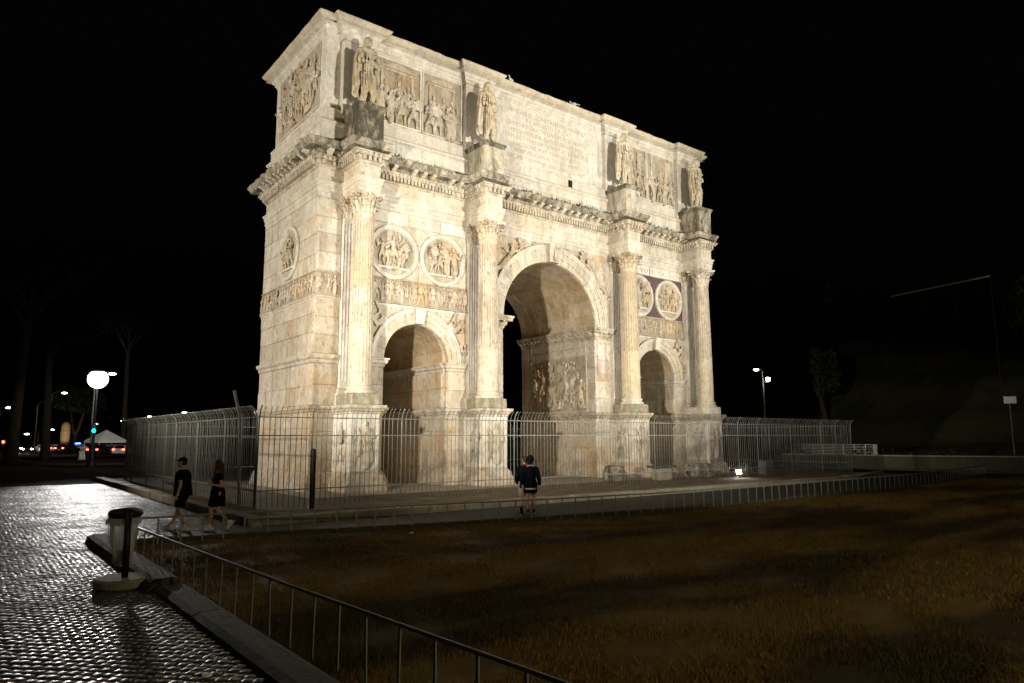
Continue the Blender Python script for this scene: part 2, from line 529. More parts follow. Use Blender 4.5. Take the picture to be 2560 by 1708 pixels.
# archivolts
for c, r, zs in OPEN:
    w = .85 if r > 3 else .62; ns = 21 if r > 3 else 13
    ring = MB()
    arcseg(ring, c, zs, r + w * .80, r + w, 0, math.pi, -.17, .01, 36)
    arcseg(ring, c, zs, r + w * .93, r + w + .05, 0, math.pi, -.215, .01, 36)
    av = obj('archivolt', ring, M['pale'], arch)
    for i in range(ns):
        a0, a1 = math.pi * i / ns, math.pi * (i + 1) / ns
        mb = MB()
        arcseg(mb, c, zs, r + .0, r + w * .36, a0 + .002, a1 - .002, -.07 - rnd.uniform(0, .008), .01)
        arcseg(mb, c, zs, r + w * .36, r + w * .80, a0 + .002, a1 - .002, -.115 - rnd.uniform(0, .008), .01)
        obj('voussoir', mb, M['marble'], av)
    if r < 3:
        mb = MB(); kw = .22
        mb.rings([[(c - kw, -.3, zs + r - .02), (c + kw, -.3, zs + r - .02), (c + kw, .0, zs + r - .02), (c - kw, .0, zs + r - .02)],
                  [(c - kw * 1.2, -.42, zs + r + w + .1), (c + kw * 1.2, -.42, zs + r + w + .1), (c + kw * 1.2, 0, zs + r + w + .1), (c - kw * 1.2, 0, zs + r + w + .1)]])
        obj('keystone', mb, M['pale'], av)

# ---- plinth zone: pedestals, base and cap mouldings
def pier_path(i):
    s = -1 if i < 2 else 1
    e = [(-13.2, -9.93), (-6.57, -3.25), (3.25, 6.57), (9.93, 13.2)][i]
    c = XC[i]
    return [(e[0], D), (e[0], 0), (c - .63, 0), (c - .63, -1.73), (c + .63, -1.73), (c + .63, 0), (e[1], 0), (e[1], D)]
capP = [(.0, 3.05), (.04, 3.07), (.05, 3.14), (.12, 3.19), (.14, 3.25), (.21, 3.3), (.23, 3.36), (.23, 3.43), (-.02, 3.45)]
baseP = [(.30, ZG), (.30, ZG + .42), (.26, ZG + .5), (.24, ZG + .66), (.16, ZG + .78), (.14, ZG + .92), (.05, ZG + 1.02), (.0, ZG + 1.1)]
for i in range(4):
    p = pier_path(i); c = XC[i]
    obj('plinth_cornice', MB().sweep(p, capP, sub=.5, jit=.035, seed=i), M['cornice'] if i else M['travertine'], arch)
    obj('plinth_base', MB().sweep(p, baseP, sub=.5, jit=.05, seed=i + 9), T, arch)
    ped = obj('column_pedestal', MB().box(c - .63, c + .63, -1.73, .1, ZG, 3.44), M['pale'], arch)
    for s in (0, 1):   # raised frames round the carved faces
        fr = MB()
        if s == 0:
            for (x0, x1, z0, z1) in ((c - .63, c + .63, 2.86, 3.04), (c - .63, c + .63, .72, .9), (c - .63, c - .5, .9, 2.86), (c + .5, c + .63, .9, 2.86)):
                fr.bbox(x0, x1, -1.775, -1.72, z0, z1, .01)
        else:
            for (y0, y1, z0, z1) in ((-1.72, -.02, 2.86, 3.04), (-1.72, -.02, .72, .9), (-1.72, -1.58, .9, 2.86), (-.2, -.02, .9, 2.86)):
                fr.bbox(c - .675, c - .62, y0, y1, z0, z1, .01)
        obj('pedestal_frame', fr, M['pale'], ped)

# ---- columns
def fluted(z0, z1, r0, r1, nf=22, cable=.36):
    mb = MB(); rings = []
    zs = [0, .012, .03] + [cable * .98, cable * 1.02] + [.5, .7, .85, .965, .985, 1]
    for t in zs:
        z = z0 + (z1 - z0) * t
        r = r0 + (r1 - r0) * (t ** 1.7)
        d = .13 if cable < t < .975 else (.03 if .02 < t <= cable else 0)
        if t >= .985: r *= 1.06
        ring = []
        for k in range(nf):
            for q, dd in ((-.36, 0), (-.27, .75), (0, 1), (.27, .75), (.36, 0)):
                a = 2 * math.pi * (k + q) / nf
                ring.append((r * (1 - d * dd) * math.cos(a), r * (1 - d * dd) * math.sin(a), z))
        rings.append(ring)
    return mb.rings(rings)
shaft_m = {0: fluted(0, 7.35, .5, .43, cable=.36).mesh('shaft'), 1: fluted(0, 7.35, .5, .43, cable=.27).mesh('shaft')}
baseprof = [(.62, 0), (.66, .04), (.66, .1), (.62, .14), (.55, .155), (.54, .2), (.58, .23), (.59, .27), (.57, .31), (.52, .325), (.52, .36)]
base_m = MB().lathe(baseprof, 32).mesh('base', True)
def capital_mesh(r=.44, h=.92):
    mb = MB()
    mb.lathe([(r, 0), (r * 1.05, .03), (r * 1.0, .06), (r * 1.02, h * .5), (r * 1.22, h * .86)], 20)
    def leaf(a, z0, hh, w, rr, curl):
        g = []
        for i in range(7):
            t = i / 6
            z = z0 + hh * (t if t < .85 else .85 - (t - .85) * .9)
            rad = rr + .015 + .05 * t + curl * max(0, t - .45) ** 1.6 * 2.2
            ww = w * (1 - .45 * t * t) * (.85 if i % 2 else 1)
            row = []
            for j in (-1, -.5, 0, .5, 1):
                da = j * ww / rad
                q = rad - abs(j) * .035 + (.02 if j == 0 else 0)
                row.append((q * math.cos(a + da), q * math.sin(a + da), z))
            g.append(row)
        v = [p for x in g for p in x]; f = []
        for i in range(6):
            for j in range(4):
                f.append((i * 5 + j, i * 5 + j + 1, i * 5 + 6 + j, i * 5 + 5 + j))
        mb.add(v, f)
    for k in range(8):
        leaf(2 * math.pi * k / 8, .03, h * .42, .15, r, .20)
        leaf(2 * math.pi * (k + .5) / 8, .06, h * .68, .15, r * 1.02, .23)
    for k in range(16):
        leaf(2 * math.pi * (k + .25) / 16, h * .45, h * .4, .06, r * 1.08, .2)
    for k in range(4):
        a = math.pi / 4 + k * math.pi / 2
        ca, sa = math.cos(a), math.sin(a)
        pts = [(r * 1.05 * ca, r * 1.05 * sa, h * .5), (r * 1.25 * ca, r * 1.25 * sa, h * .72), (r * 1.62 * ca, r * 1.62 * sa, h * .86)]
        mb.path(pts, [.05, .055, .06], 6)
        for sgn in (-1, 1):
            c = Vector((r * 1.60 * ca, r * 1.60 * sa, h * .78)); n = Vector((-sa, ca, 0))
            mb.tube(c - n * .07, c + n * .07, .105, .105, 12)
            mb.tube(c - n * .09, c + n * .09, .05, .05, 8)
    # abacus with hollow sides
    ring = []
    A = r * 1.42
    for k in range(4):
        a0 = -math.pi / 4 + k * math.pi / 2
        for t in np.linspace(0, 1, 8)[:-1]:
            x = A; y = -A + 2 * A * t
            x -= .16 * (1 - (2 * t - 1) ** 2)
            ca, sa = math.cos(k * math.pi / 2), math.sin(k * math.pi / 2)
            ring.append((x * ca - y * sa, x * sa + y * ca))
    mb.rings([[(x * s, y * s, z) for x, y in ring] for s, z in ((.94, h * .86), (.97, h * .9), (1.0, h * .93), (1.02, h * .97), (1.02, h))])
    for k in range(4):
        a = k * math.pi / 2
        mb.ell(((A - .1) * math.cos(a), (A - .1) * math.sin(a), h * .92), (.09, .09, .08), 8)
    return mb.mesh('capital', False)
cap_m = capital_mesh()
def pilaster_mesh(w=.5, h=7.4, nf=7, cable=.36):
    mb = MB(); prof = []
    x = -w
    for k in range(nf):
        fw_ = 2 * w / nf; x0 = -w + k * fw_
        prof += [(x0, -.0), (x0 + fw_ * .2, 0), (x0 + fw_ * .3, .06), (x0 + fw_ * .5, .08), (x0 + fw_ * .7, .06), (x0 + fw_ * .8, 0)]
    prof.append((w, 0))
    rings = []
    for z, k in ((0, 0), (.25, 0), (.27, .25), (h * cable, .25), (h * cable + .02, 1), (h - .2, 1), (h - .18, 0), (h, 0)):
        rings.append([(a, -.22 + b * k, z) for a, b in prof] + [(w, .02, z), (-w, .02, z)])
    return mb.rings(rings).mesh('pilaster')
pil_m = pilaster_mesh()
M['plinth'] = stone('mossy_plinth', (.42, .37, .27), stain=.7, crust=.7, crust_lo=.48, crustcol=(.10, .09, .055))
for i, c in enumerate(XC):
    mt = M['yellow'] if i == 2 else M['column']
    sm = shaft_m[1 if i == 1 else 0].copy(); sm.materials.append(mt)
    cl = obj('column', sm, mt, arch, (c, YC, 4.24))
    if i == 2: cl['label'] = 'yellow marble column shaft'
    obj('column_base', base_m, M['marble'], cl, (0, 0, -.35))
    obj('plinth_block', MB().bbox(-.64, .64, -.64, .9, -.80, -.345, .03), M['plinth'] if i < 3 else M['pale'], cl)
    obj('capital', cap_m, M['relief'], cl, (0, 0, 7.33))
    pl = obj('pilaster', pil_m, M['pale'], arch, (c, 0, 4.2))
    obj('pilaster_capital', cap_m, M['relief'], pl, (0, .0, 7.38), scale=(1.06, .66, 1))
    obj('pilaster_base', MB().sweep([(-.5, .0), (-.5, -.22), (.5, -.22), (.5, .0)], [(.12, -.75), (.12, -.3), (.1, -.26), (.05, -.15), (.07, -.06), (.0, .0)]), M['marble'], pl)

# ---- entablature
def outline(hw, yf, close=True):
    p = [(-XB, D), (-XB, 0)]
    for c in XC:
        p += [(c - hw, 0), (c - hw, yf), (c + hw, yf), (c + hw, 0)]
    p += [(XB - .35, 0), (XB - .35, D)]
    return p
ent = outline(.47, -1.56)
obj('architrave', MB().sweep(ent, [(.0, 12.44), (.03, 12.44), (.03, 12.64), (.06, 12.65), (.06, 12.86), (.10, 12.87), (.10, 13.02), (.16, 13.09), (.17, 13.15), (-.02, 13.16)], closed=True, sub=.7, jit=.012), M['pale'], arch)
obj('frieze_band', MB().sweep(ent, [(.025, 13.155), (.025, 13.735)], closed=True), M['marble'], arch)
corP = [(.0, 13.73), (.06, 13.74), (.10, 13.82), (.14, 13.84), (.14, 14.03), (.26, 14.04), (.30, 14.14), (.36, 14.16), (.38, 14.22), (.74, 14.24), (.74, 14.36), (.80, 14.38), (.9, 14.5), (.92, 14.56), (.88, 14.6), (-.05, 14.66)]
cornice = obj('cornice', MB().sweep(ent, corP[:9] + [(-.05, 14.25)], closed=True, sub=.4, jit=.02, seed=3), M['cornice'], arch)
corona = obj('corona', MB().sweep(outline(.20, -1.15), [(.28, 14.20), (.3, 14.43), (.72, 14.435), (.72, 14.53), (.76, 14.55), (.81, 14.63), (.86, 14.71), (.86, 14.76), (.8, 14.80), (-.05, 14.84)], closed=True, sub=.26, jit=.13, seed=4), M['corona'], cornice)
def along(path, out, step, cornerpad=.06):
    for a, b in zip(path[:-1], path[1:]):
        a = Vector(a); b = Vector(b); d = (b - a); L = d.length; d.normalize()
        n = Vector((d.y, -d.x))
        k = max(1, int((L - cornerpad) / step))
        if L < step: continue
        for j in range(k):
            yield a + d * (L * (j + .5) / k) + n * out, d, n
def orient(d, n, lx, ly, lz, p, z):
    return [(p.x + d.x * x + n.x * y, p.y + d.y * x + n.y * y, z + w) for x, y, w in ((lx[0], ly[0], lz[0]), (lx[1], ly[0], lz[0]), (lx[1], ly[1], lz[0]), (lx[0], ly[1], lz[0]), (lx[0], ly[0], lz[1]), (lx[1], ly[0], lz[1]), (lx[1], ly[1], lz[1]), (lx[0], ly[1], lz[1]))]
BF = [(3, 2, 1, 0), (4, 5, 6, 7), (0, 1, 5, 4), (1, 2, 6, 5), (2, 3, 7, 6), (3, 0, 4, 7)]
dn = MB(); eg = MB()
for p, d, n in along(ent, .14, .185):
    if rnd.random() < .05: continue
    dn.add(orient(d, n, (-.056, .056), (-.01, .13), (-.2, -.005), p, 14.03), BF)
for p, d, n in along(ent, .30, .2):
    if rnd.random() < .06: continue
    eg.ell((p.x, p.y, 14.13), (.075, .075, .10), 6)
tag(obj('dentil_course', dn, M['marble'], cornice), kind='stuff')
tag(obj('egg_course', eg, M['marble'], cornice), kind='stuff')
def modillion():
    mb = MB(); pr = [(0, -.1), (.1, -.13), (.2, -.10), (.3, -.06), (.36, -.07), (.4, -.03), (.4, .0), (0, 0)]
    mb.rings([[(x, -y, z) for y, z in pr] for x in (-.08, -.05, .05, .08)])
    return mb.mesh('modillion')
mod_m = modillion()
for p, d, n in along(ent[:-2], .29, .5):
    if rnd.random() < .12 or p.y > D - .3 or p.y < -.6: continue
    obj('modillion', mod_m, M['marble'], cornice, (p.x, p.y, 14.435), (0, 0, math.atan2(d.y, d.x)), (1.25, .98, 1.5 + rnd.uniform(-.3, .4)))

# ---- attic
ab = [(-12.95, D - .14), (-12.95, .14), (12.95, .14), (12.95, D - .14)]
obj('attic_plinth', MB().sweep(ab, [(.24, 14.5), (.24, 15.74), (.32, 15.80), (.34, 15.90), (.28, 15.97), (.17, 16.0), (.17, 16.48), (.2, 16.5), (.2, 16.56), (.05, 16.62), (-.02, 16.63)], closed=True, sub=.8, jit=.02), M['pale'], arch)
ashlar('front', -.10, -10.9, -5.65, 14.68, 15.72, 1.15, 1.5, M['pale'], attic_core, 61)
ashlar('front', -.10, -4.3, 4.3, 14.68, 15.72, .6, 1.6, M['pale'], attic_core, 62)
ashlar('front', -.10, 5.6, 10.9, 14.68, 15.72, 1.15, 1.5, M['pale'], attic_core, 63)
ashlar('left', -13.19, .0, D, 14.68, 15.72, .6, 1.5, M['pale'], attic_core, 64)
# small window in the plinth course
obj('attic_window', MB().box(1.36, 1.66, -.045, -.02, 16.06, 16.46), M['black'], arch)
acP = [(.0, 19.93), (.04, 19.95), (.06, 20.05), (.12, 20.1), (.13, 20.2), (.22, 20.27), (.26, 20.36), (.34, 20.39), (.5, 20.42), (.52, 20.55), (.62, 20.64), (.66, 20.73), (.64, 20.77), (-.05, 20.82)]
ac = [(-12.95, D - .14), (-12.95, .14)]
for c in XC:
    ac += [(c - .74, .14), (c - .74, -.17), (c + .74, -.17), (c + .74, .14)]
ac += [(12.95, .14), (12.95, D - .14)]
acn = obj('attic_cornice', MB().sweep(ac, acP[:9] + [(-.05, 20.43)], closed=True, sub=1, jit=.01, seed=8), M['pale'], arch)
obj('attic_corona', MB().sweep(ac, [(.3, 20.425)] + acP[9:], closed=True, sub=.5, jit=.045, seed=8), M['attic_cornice'], acn)
obj('attic_roof', MB().box(-12.9, 12.9, .2, D - .2, 20.3, 20.79), M['marble'], arch)
M['ped0'] = stone('sooted_pedestal', (.5, .45, .35), stain=.6, crust=.95, crust_lo=.39)
M['ped1'] = stone('streaked_pedestal', (.55, .5, .4), stain=.8, crust=.8, crust_lo=.52)
M['ped2'] = M['ped1']
M['ped3'] = stone('sooted_end_pedestal', (.52, .47, .37), stain=.7, crust=.95, crust_lo=.46)
for c in XC:
    obj('attic_pilaster', MB().bbox(c - .72, c + .72, -.16, .2, 16.43, 19.94, .02), M['pale'], arch)
    ped = obj('statue_pedestal', MB().bbox(c - .60, c + .60, -1.62, .0, 14.6, 16.34, .03), M['ped%d' % XC.index(c)], arch)
    obj('pedestal_cap', MB().sweep([(c - .60, .0), (c - .60, -1.62), (c + .60, -1.62), (c + .60, .0)], [(.0, 16.2), (.03, 16.22), (.05, 16.3), (.10, 16.34), (.10, 16.45), (-.7, 16.46)], sub=.4, jit=.05, seed=int(c)), M['crust'], ped)
def frame(x0, x1, z0, z1, Y, w=.09, t=.09):
    f = MB()
    f.bbox(x0 - w, x1 + w, Y - t, Y + .02, z1, z1 + w, .015).bbox(x0 - w, x1 + w, Y - t, Y + .02, z0 - w, z0, .015)
    f.bbox(x0 - w, x0, Y - t, Y + .02, z0, z1, .015).bbox(x1, x1 + w, Y - t, Y + .02, z0, z1, .015)
    return f
PAN = [(-10.65, -8.22), (-8.02, -5.85), (5.85, 8.02), (8.22, 10.65)]
panels = [obj('attic_relief', frame(a, b, 16.78, 19.82, .14), M['pale'], arch) for a, b in PAN]
insc = obj('inscription_panel', MB().bbox(-3.95, 3.95, .10, .16, 16.7, 19.85, .02), M['pale'], arch)
# ================================================================== CARVED FIGURES (height 1, facing -y)
def fig(seed, kind):
    rg = random.Random(seed); mb = MB(); u = rg.uniform
    hx = u(-.03, .03)
    st = u(.03, .10)
    if kind == 'toga':
        mb.caps((0, 0, .58), (hx, .0, .07), .105, .145, sc=(1, .7)); mb.caps((-.07, -.03, .6), (-.1 + hx, -.04, .12), .045, .05)
        mb.caps((.08, -.05, .66), (.02 + hx, -.08, .2), .035, .045); mb.caps((.02, -.06, .6), (-.06, -.07, .3), .03, .03)
    else:
        mb.caps((-.045, 0, .45), (-.06 - st, u(-.03, 0), .24), .052, .04); mb.caps((-.06 - st, -.01, .24), (-.05 - st * 1.2, .02, .03), .04, .026)
        mb.caps((.045, 0, .45), (.07 + st * .4, -.04, .25), .052, .04); mb.caps((.07 + st * .4, -.04, .25), (.07 + st, .0, .03), .04, .026)
        mb.caps((0, 0, .58), (0, 0, .40), .09, .125, sc=(1, .7))
        mb.caps((.1, .04, .74), (.13 + u(0, .05), .05, u(.2, .4)), .05, .06)
    mb.caps((0, 0, .58), (hx, 0, .74), .092, .105, sc=(1.1, .75))
    mb.caps((-.1, 0, .765), (.1, 0, .765), .052, .052)
    hd = u(-.03, .03)
    mb.caps((hx, 0, .78), (hx + hd * .5, -.01, .86), .036, .036)
    mb.ell((hx + hd, -.02, .925), (.052, .062, .07)); mb.ell((hx + hd, .01, .945), (.058, .062, .06)); mb.ell((hx + hd * 1.6, -.085, .915), (.012, .02, .018))
    for s in (-1, 1):
        el = Vector((s * u(.14, .2), u(-.09, .0), u(.56, .66)))
        k = rg.random()
        hand = el + Vector((s * u(-.16, -.02), u(-.1, -.04), u(-.08, .12))) if k < .6 else el + Vector((s * u(.0, .14), u(-.1, .0), u(.05, .25)))
        mb.caps((s * .125, 0, .765), el, .044, .036); mb.caps(el, hand, .036, .026); mb.ell(hand, (.032, .03, .032))
        if kind == 'shield' and s == 1:
            mb.ell(hand + Vector((.03, -.03, -.03)), (.15, .035, .19))
        if kind == 'spear' and s == 1:
            mb.caps(hand + Vector((.02, 0, -.45)), hand + Vector((-.02, 0, .5)), .015, .014, 6)
    if kind != 'toga' and rg.random() < .6:
        mb.ell((hx + hd, .0, .97), (.066, .075, .05)); mb.caps((hx + hd, .05, 1.0), (hx + hd, -.05, 1.02), .018, .018)
    ph = u(0, 6)
    def fold(co):
        z = co[:, 2]
        m = np.clip((z - .05) * 8, 0, 1) * np.clip((.72 - z) * 8, 0, 1)
        return m * .010 * np.sin(co[:, 0] * 120 + ph + 6 * np.sin(z * 7))
    return blob(mb, .019, 2, fold)
FIG = [fig(11, 'toga'), fig(12, 'spear'), fig(13, 'shield'), fig(14, 'toga'), fig(15, 'plain'), fig(16, 'shield'), fig(17, 'spear'), fig(18, 'plain')]
def horse_mesh():
    mb = MB()
    mb.caps((-.3, 0, .55), (.25, 0, .6), .17, .16, sc=(.7, 1)); mb.caps((.28, -.02, .66), (.5, -.06, .95), .12, .075); mb.caps((.5, -.06, .97), (.68, -.1, .84), .07, .04)
    mb.caps((.47, -.02, 1.03), (.3, .0, .78), .04, .05)
    for x0, x1, x2 in ((-.35, -.45, -.38), (-.25, -.22, -.3), (.25, .42, .36), (.2, .26, .2)):
        mb.caps((x0, u0 if False else 0, .5), (x1, -.02, .28), .075, .045); mb.caps((x1, -.02, .28), (x2, 0, .03), .04, .03)
    mb.caps((-.46, .0, .62), (-.62, .02, .35), .04, .03)
    # rider
    mb.caps((-.02, -.02, .72), (0, -.02, 1.02), .1, .11); mb.ell((.03, -.04, 1.22), (.06, .07, .08)); mb.caps((0, -.02, 1.05), (.03, -.03, 1.18), .04, .04)
    mb.caps((.08, -.08, 1.02), (.24, -.12, 1.12), .045, .035); mb.caps((.24, -.12, 1.12), (.2, -.14, 1.3), .035, .03)
    mb.caps((-.1, .02, 1.05), (-.42, .04, .9), .05, .09); mb.caps((.03, -.1, .7), (.12, -.13, .42), .065, .045)
    return blob(mb, .024, 2)
HORSE = horse_mesh()
def victory_mesh():
    mb = MB()   # flies towards +x, wings up behind
    mb.caps((0, 0, 0), (.24, -.02, .16), .095, .10, sc=(1, .8)); mb.caps((-.02, 0, 0), (-.32, .0, -.12), .10, .07); mb.caps((-.32, 0, -.12), (-.6, .0, -.1), .065, .035)
    mb.caps((-.05, -.03, -.03), (-.3, -.05, -.26), .07, .05); mb.caps((-.3, -.05, -.26), (-.5, -.03, -.34), .05, .03)
    mb.ell((.36, -.05, .33), (.07, .075, .085)); mb.caps((.26, -.02, .2), (.34, -.04, .3), .045, .04); mb.ell((.33, 0, .37), (.075, .07, .06))
    mb.caps((.3, -.05, .18), (.5, -.08, .12), .045, .035); mb.caps((.5, -.08, .12), (.68, -.08, .22), .035, .028)
    mb.caps((.16, .0, .2), (.0, -.05, .36), .04, .032)
    for k in range(7):
        a = R(150 - k * 17); L = .62 - .04 * abs(k - 2)
        b = Vector((.08, .05, .18))
        mb.caps(b + Vector((math.cos(a) * .06, 0, math.sin(a) * .06)), b + Vector((math.cos(a) * L, .02 + .01 * k, math.sin(a) * L)), .042, .034, 8)
    for k in range(5):
        mb.caps((-.1 - .1 * k, -.02, -.04 - .03 * k), (-.28 - .12 * k, .01, -.22 + .02 * k), .035, .025, 8)
    mb.caps((.68, -.08, .1), (.68, -.06, .5), .025, .025); mb.ell((.69, -.08, .42), (.09, .05, .07)); mb.ell((.69, -.08, .28), (.11, .05, .03))
    def fold(co):
        return .009 * np.sin(co[:, 0] * 70 + co[:, 2] * 90)
    return blob(mb, .02, 2, fold)
VICT = victory_mesh()
def reclining_mesh():
    mb = MB()
    mb.caps((0, 0, .1), (.1, -.03, .42), .13, .14, sc=(1, .8)); mb.ell((.14, -.06, .68), (.085, .09, .1)); mb.caps((.1, -.02, .5), (.14, -.05, .62), .05, .05); mb.ell((.14, -.1, .6), (.06, .06, .06))
    mb.caps((0, 0, .08), (-.4, -.06, .24), .10, .08); mb.caps((-.4, -.06, .24), (-.62, -.04, -.02), .075, .045); mb.caps((0, -.04, .04), (-.45, -.08, .0), .09, .06); mb.caps((-.45, -.08, .0), (-.8, -.04, -.06), .06, .035)
    mb.caps((.2, -.04, .48), (.34, -.06, .22), .06, .05); mb.caps((.34, -.06, .22), (.2, -.1, .1), .05, .04); mb.caps((0, -.04, .46), (-.24, -.09, .46), .055, .045); mb.caps((-.24, -.09, .46), (-.36, -.1, .66), .045, .035)
    for k in range(5):
        mb.caps((-.1 - .1 * k, -.06, .14), (-.2 - .11 * k, -.04, -.1), .035, .028, 8)
    mb.caps((-.38, -.08, .2), (-.3, -.06, .95), .03, .05)
    return blob(mb, .024, 2, lambda co: .008 * np.sin(co[:, 0] * 60 + co[:, 2] * 70))
RECL = reclining_mesh()
for m_ in FIG + [HORSE, VICT, RECL]:
    m_.materials.append(M['relief'])
def put(mesh, parent, x, y, z, s, flip=False, face='front', ry=0, depth=1.0, name='figure'):
    """set a carved figure on a wall face; y is the coordinate of that face"""
    o = bpy.data.objects.new(name, mesh); col.objects.link(o); o.parent = parent
    sx = -s if flip else s
    if face == 'front':
        o.matrix_local = Matrix.Translation((x, y, z)) @ Matrix.Rotation(ry, 4, 'Y') @ Matrix.Diagonal((sx, s * depth, s, 1))
    else:
        o.matrix_local = Matrix.Translation((y, x, z)) @ Matrix.Rotation(R(-90), 4, 'Z') @ Matrix.Rotation(ry, 4, 'Y') @ Matrix.Diagonal((sx, s * depth, s, 1))
    return o
rf = random.Random(5)
def crowd(parent, x0, x1, z, h, n, Y, face='front', kinds=range(8), depth=1.0, jz=.03):
    for i in range(n):
        x = x0 + (x1 - x0) * (i + .5 + rf.uniform(-.25, .25)) / n
        put(FIG[rf.choice(list(kinds))], parent, x, Y, z + rf.uniform(0, jz), h * rf.uniform(.92, 1.04), rf.random() < .5, face, 0, depth)

# ---- long narrow frieze over the side bays and round the corner
def frieze(name, x0, x1, z0, z1, Y, n, face='front', rows=1):
    mb = MB()
    if face == 'front':
        mb.bbox(x0, x1, Y - .05, Y + .02, z0, z1, .012).bbox(x0, x1, Y - .14, Y + .02, z0 - .1, z0, .02).bbox(x0, x1, Y - .10, Y + .02, z1, z1 + .06, .02)
    else:
        mb.bbox(Y - .05, Y + .02, x0, x1, z0, z1, .012).bbox(Y - .14, Y + .02, x0, x1, z0 - .1, z0, .02).bbox(Y - .10, Y + .02, x0, x1, z1, z1 + .06, .02)
    f = obj(name, mb, M['relief_back'], arch)
    h = (z1 - z0) * .94
    if rows == 1:
        crowd(f, x0, x1, z0, h, n, Y - .07, face, depth=.8)
    else:
        crowd(f, x0, x1, z0, h * .56, n, Y - .07, face, depth=.8); crowd(f, x0, x1, z0 + h * .5, h * .5, n - 3, Y - .06, face, depth=.8)
        mid = MB().bbox(x0 + .6, x1 - .6, Y - .1, Y, z0 + h * .50, z0 + h * .56, .01)
        obj('ledge', mid, M['relief'], f)
    return f
frieze('narrow_frieze', -11.0, -5.5, 8.2, 9.2, 0, 22)
frieze('narrow_frieze', 5.5, 11.0, 8.2, 9.2, 0, 19, rows=2)
frieze('narrow_frieze', .0, D, 8.2, 9.08, -XB, 19, 'left')
frieze('narrow_frieze', -13.2, -12.1, 8.2, 9.08, 0, 3)
# ---- string courses on the flank and imposts
obj('string_course', MB().sweep([(-XB, D), (-XB, 0), (-12.1, 0)], [(.0, 7.88), (.05, 7.92), (.07, 8.0), (.12, 8.04), (.13, 8.1), (-.02, 8.12)], sub=.5, jit=.03), T, arch)
obj('string_course', MB().sweep([(-XB, D), (-XB, 0), (-12.1, 0)], [(.0, 5.2), (.06, 5.24), (.09, 5.36), (.2, 5.44), (.24, 5.54), (.24, 5.6), (-.02, 5.64)], sub=.7, jit=.09, seed=4), T, arch)
impP = [(.0, 5.2), (.04, 5.22), (.06, 5.32), (.14, 5.38), (.17, 5.5), (.22, 5.54), (.22, 5.6), (-.02, 5.62)]
for c in (-8.25, 8.25):
    for s in (-1, 1):
        X = c + s * 1.68
        p = [(X, D), (X, 0), (X + 1.02, 0)] if s == 1 else [(X - 1.02, 0), (X, 0), (X, D)]
        obj('impost', MB().sweep(p, impP, sub=.5, jit=.02, seed=s + 7), M['marble'], arch)
cimP = [(.0, 7.55), (.05, 7.58), (.07, 7.68), (.15, 7.74), (.16, 7.9), (.38, 7.93), (.38, 8.04), (.44, 8.08), (.48, 8.17), (.46, 8.2), (-.02, 8.22)]
for s in (-1, 1):
    X = s * 3.25
    p = [(X, D), (X, 0), (X + 1.15, 0)] if s == 1 else [(X - 1.15, 0), (X, 0), (X, D)]
    im = obj('impost', MB().sweep(p, cimP, sub=.4, jit=.04, seed=s + 3), M['cornice'], arch)
    for q, d, n in along(p, .16, .36):
        obj('modillion', mod_m, M['marble'], im, (q.x, q.y, 7.93), (0, 0, math.atan2(d.y, d.x)), (.8, .58, .9))

# ---- roundels
def lathe_y(prof, n=48):
    mb = MB(); mb.lathe(prof, n)
    mb.v = [(x, -z, y) for x, y, z in mb.v]
    return mb
round_m = lathe_y([(1.27, -.02), (1.27, .10), (1.22, .15), (1.16, .16), (1.13, .12), (1.10, .12), (1.06, .05), (1.04, .02)]).mesh('roundel')
field_m = lathe_y([(1.05, .0), (1.05, .022), (.0001, .02)]).mesh('field')
def roundel(x, z, Y, face='front', seed=0, n=4):
    o = obj('roundel', round_m, M['pale'], arch)
    if face == 'front': o.location = (x, Y, z)
    else:
        o.location = (Y, x, z); o.rotation_euler = (0, 0, R(-90))
    obj('roundel_field', field_m, M['relief_back'], o)
    rg = random.Random(seed)
    def q(mesh, dx, dz, s, flip, d=1.25, ry=0):
        s *= 1.14
        a = bpy.data.objects.new('figure', mesh); col.objects.link(a); a.parent = o
        a.matrix_local = Matrix.Translation((dx, -.06, dz)) @ Matrix.Rotation(ry, 4, 'Y') @ Matrix.Diagonal((-s if flip else s, s * d, s, 1))
    if n == 0:
        q(HORSE, -.05, -.72, 1.0, False); q(FIG[2], .62, -.6, 1.05, True); q(FIG[4], -.62, -.55, 1.0, False); q(RECL, .2, -.78, .6, False)
        q(FIG[1], .1, .0, .85, True)
    else:
        for k in range(n):
            dx = -.72 + 1.44 * (k + .5) / n + rg.uniform(-.06, .06)
            hh = rg.uniform(1.15, 1.35) if abs(dx) < .6 else 1.1
            q(FIG[(seed + k * 3) % 8], dx, -.72, hh, rg.random() < .5)
        q(FIG[(seed + 1) % 8], rg.uniform(-.1, .1), -.05, .85, False, .7)
    t = MB().bbox(-.85, .85, -.15, 0, -.80, -.70, .02)
    obj('ground_ledge', t, M['pale'], o)
roundel(-9.55, 10.5, -.03, seed=1, n=0); roundel(-6.92, 10.5, -.03, seed=2, n=4)
roundel(6.9, 10.5, -.03, seed=5, n=5); roundel(9.62, 10.5, -.03, seed=4, n=4)
roundel(3.05, 10.5, -XB - .02, 'left', seed=7, n=2)
obj('roundel_recess', frame(-1.36, 1.36, -1.38, 1.38, 0, .05, .04), M['pale'], arch, (-XB - .02, 3.05, 10.5), (0, 0, R(-90)))

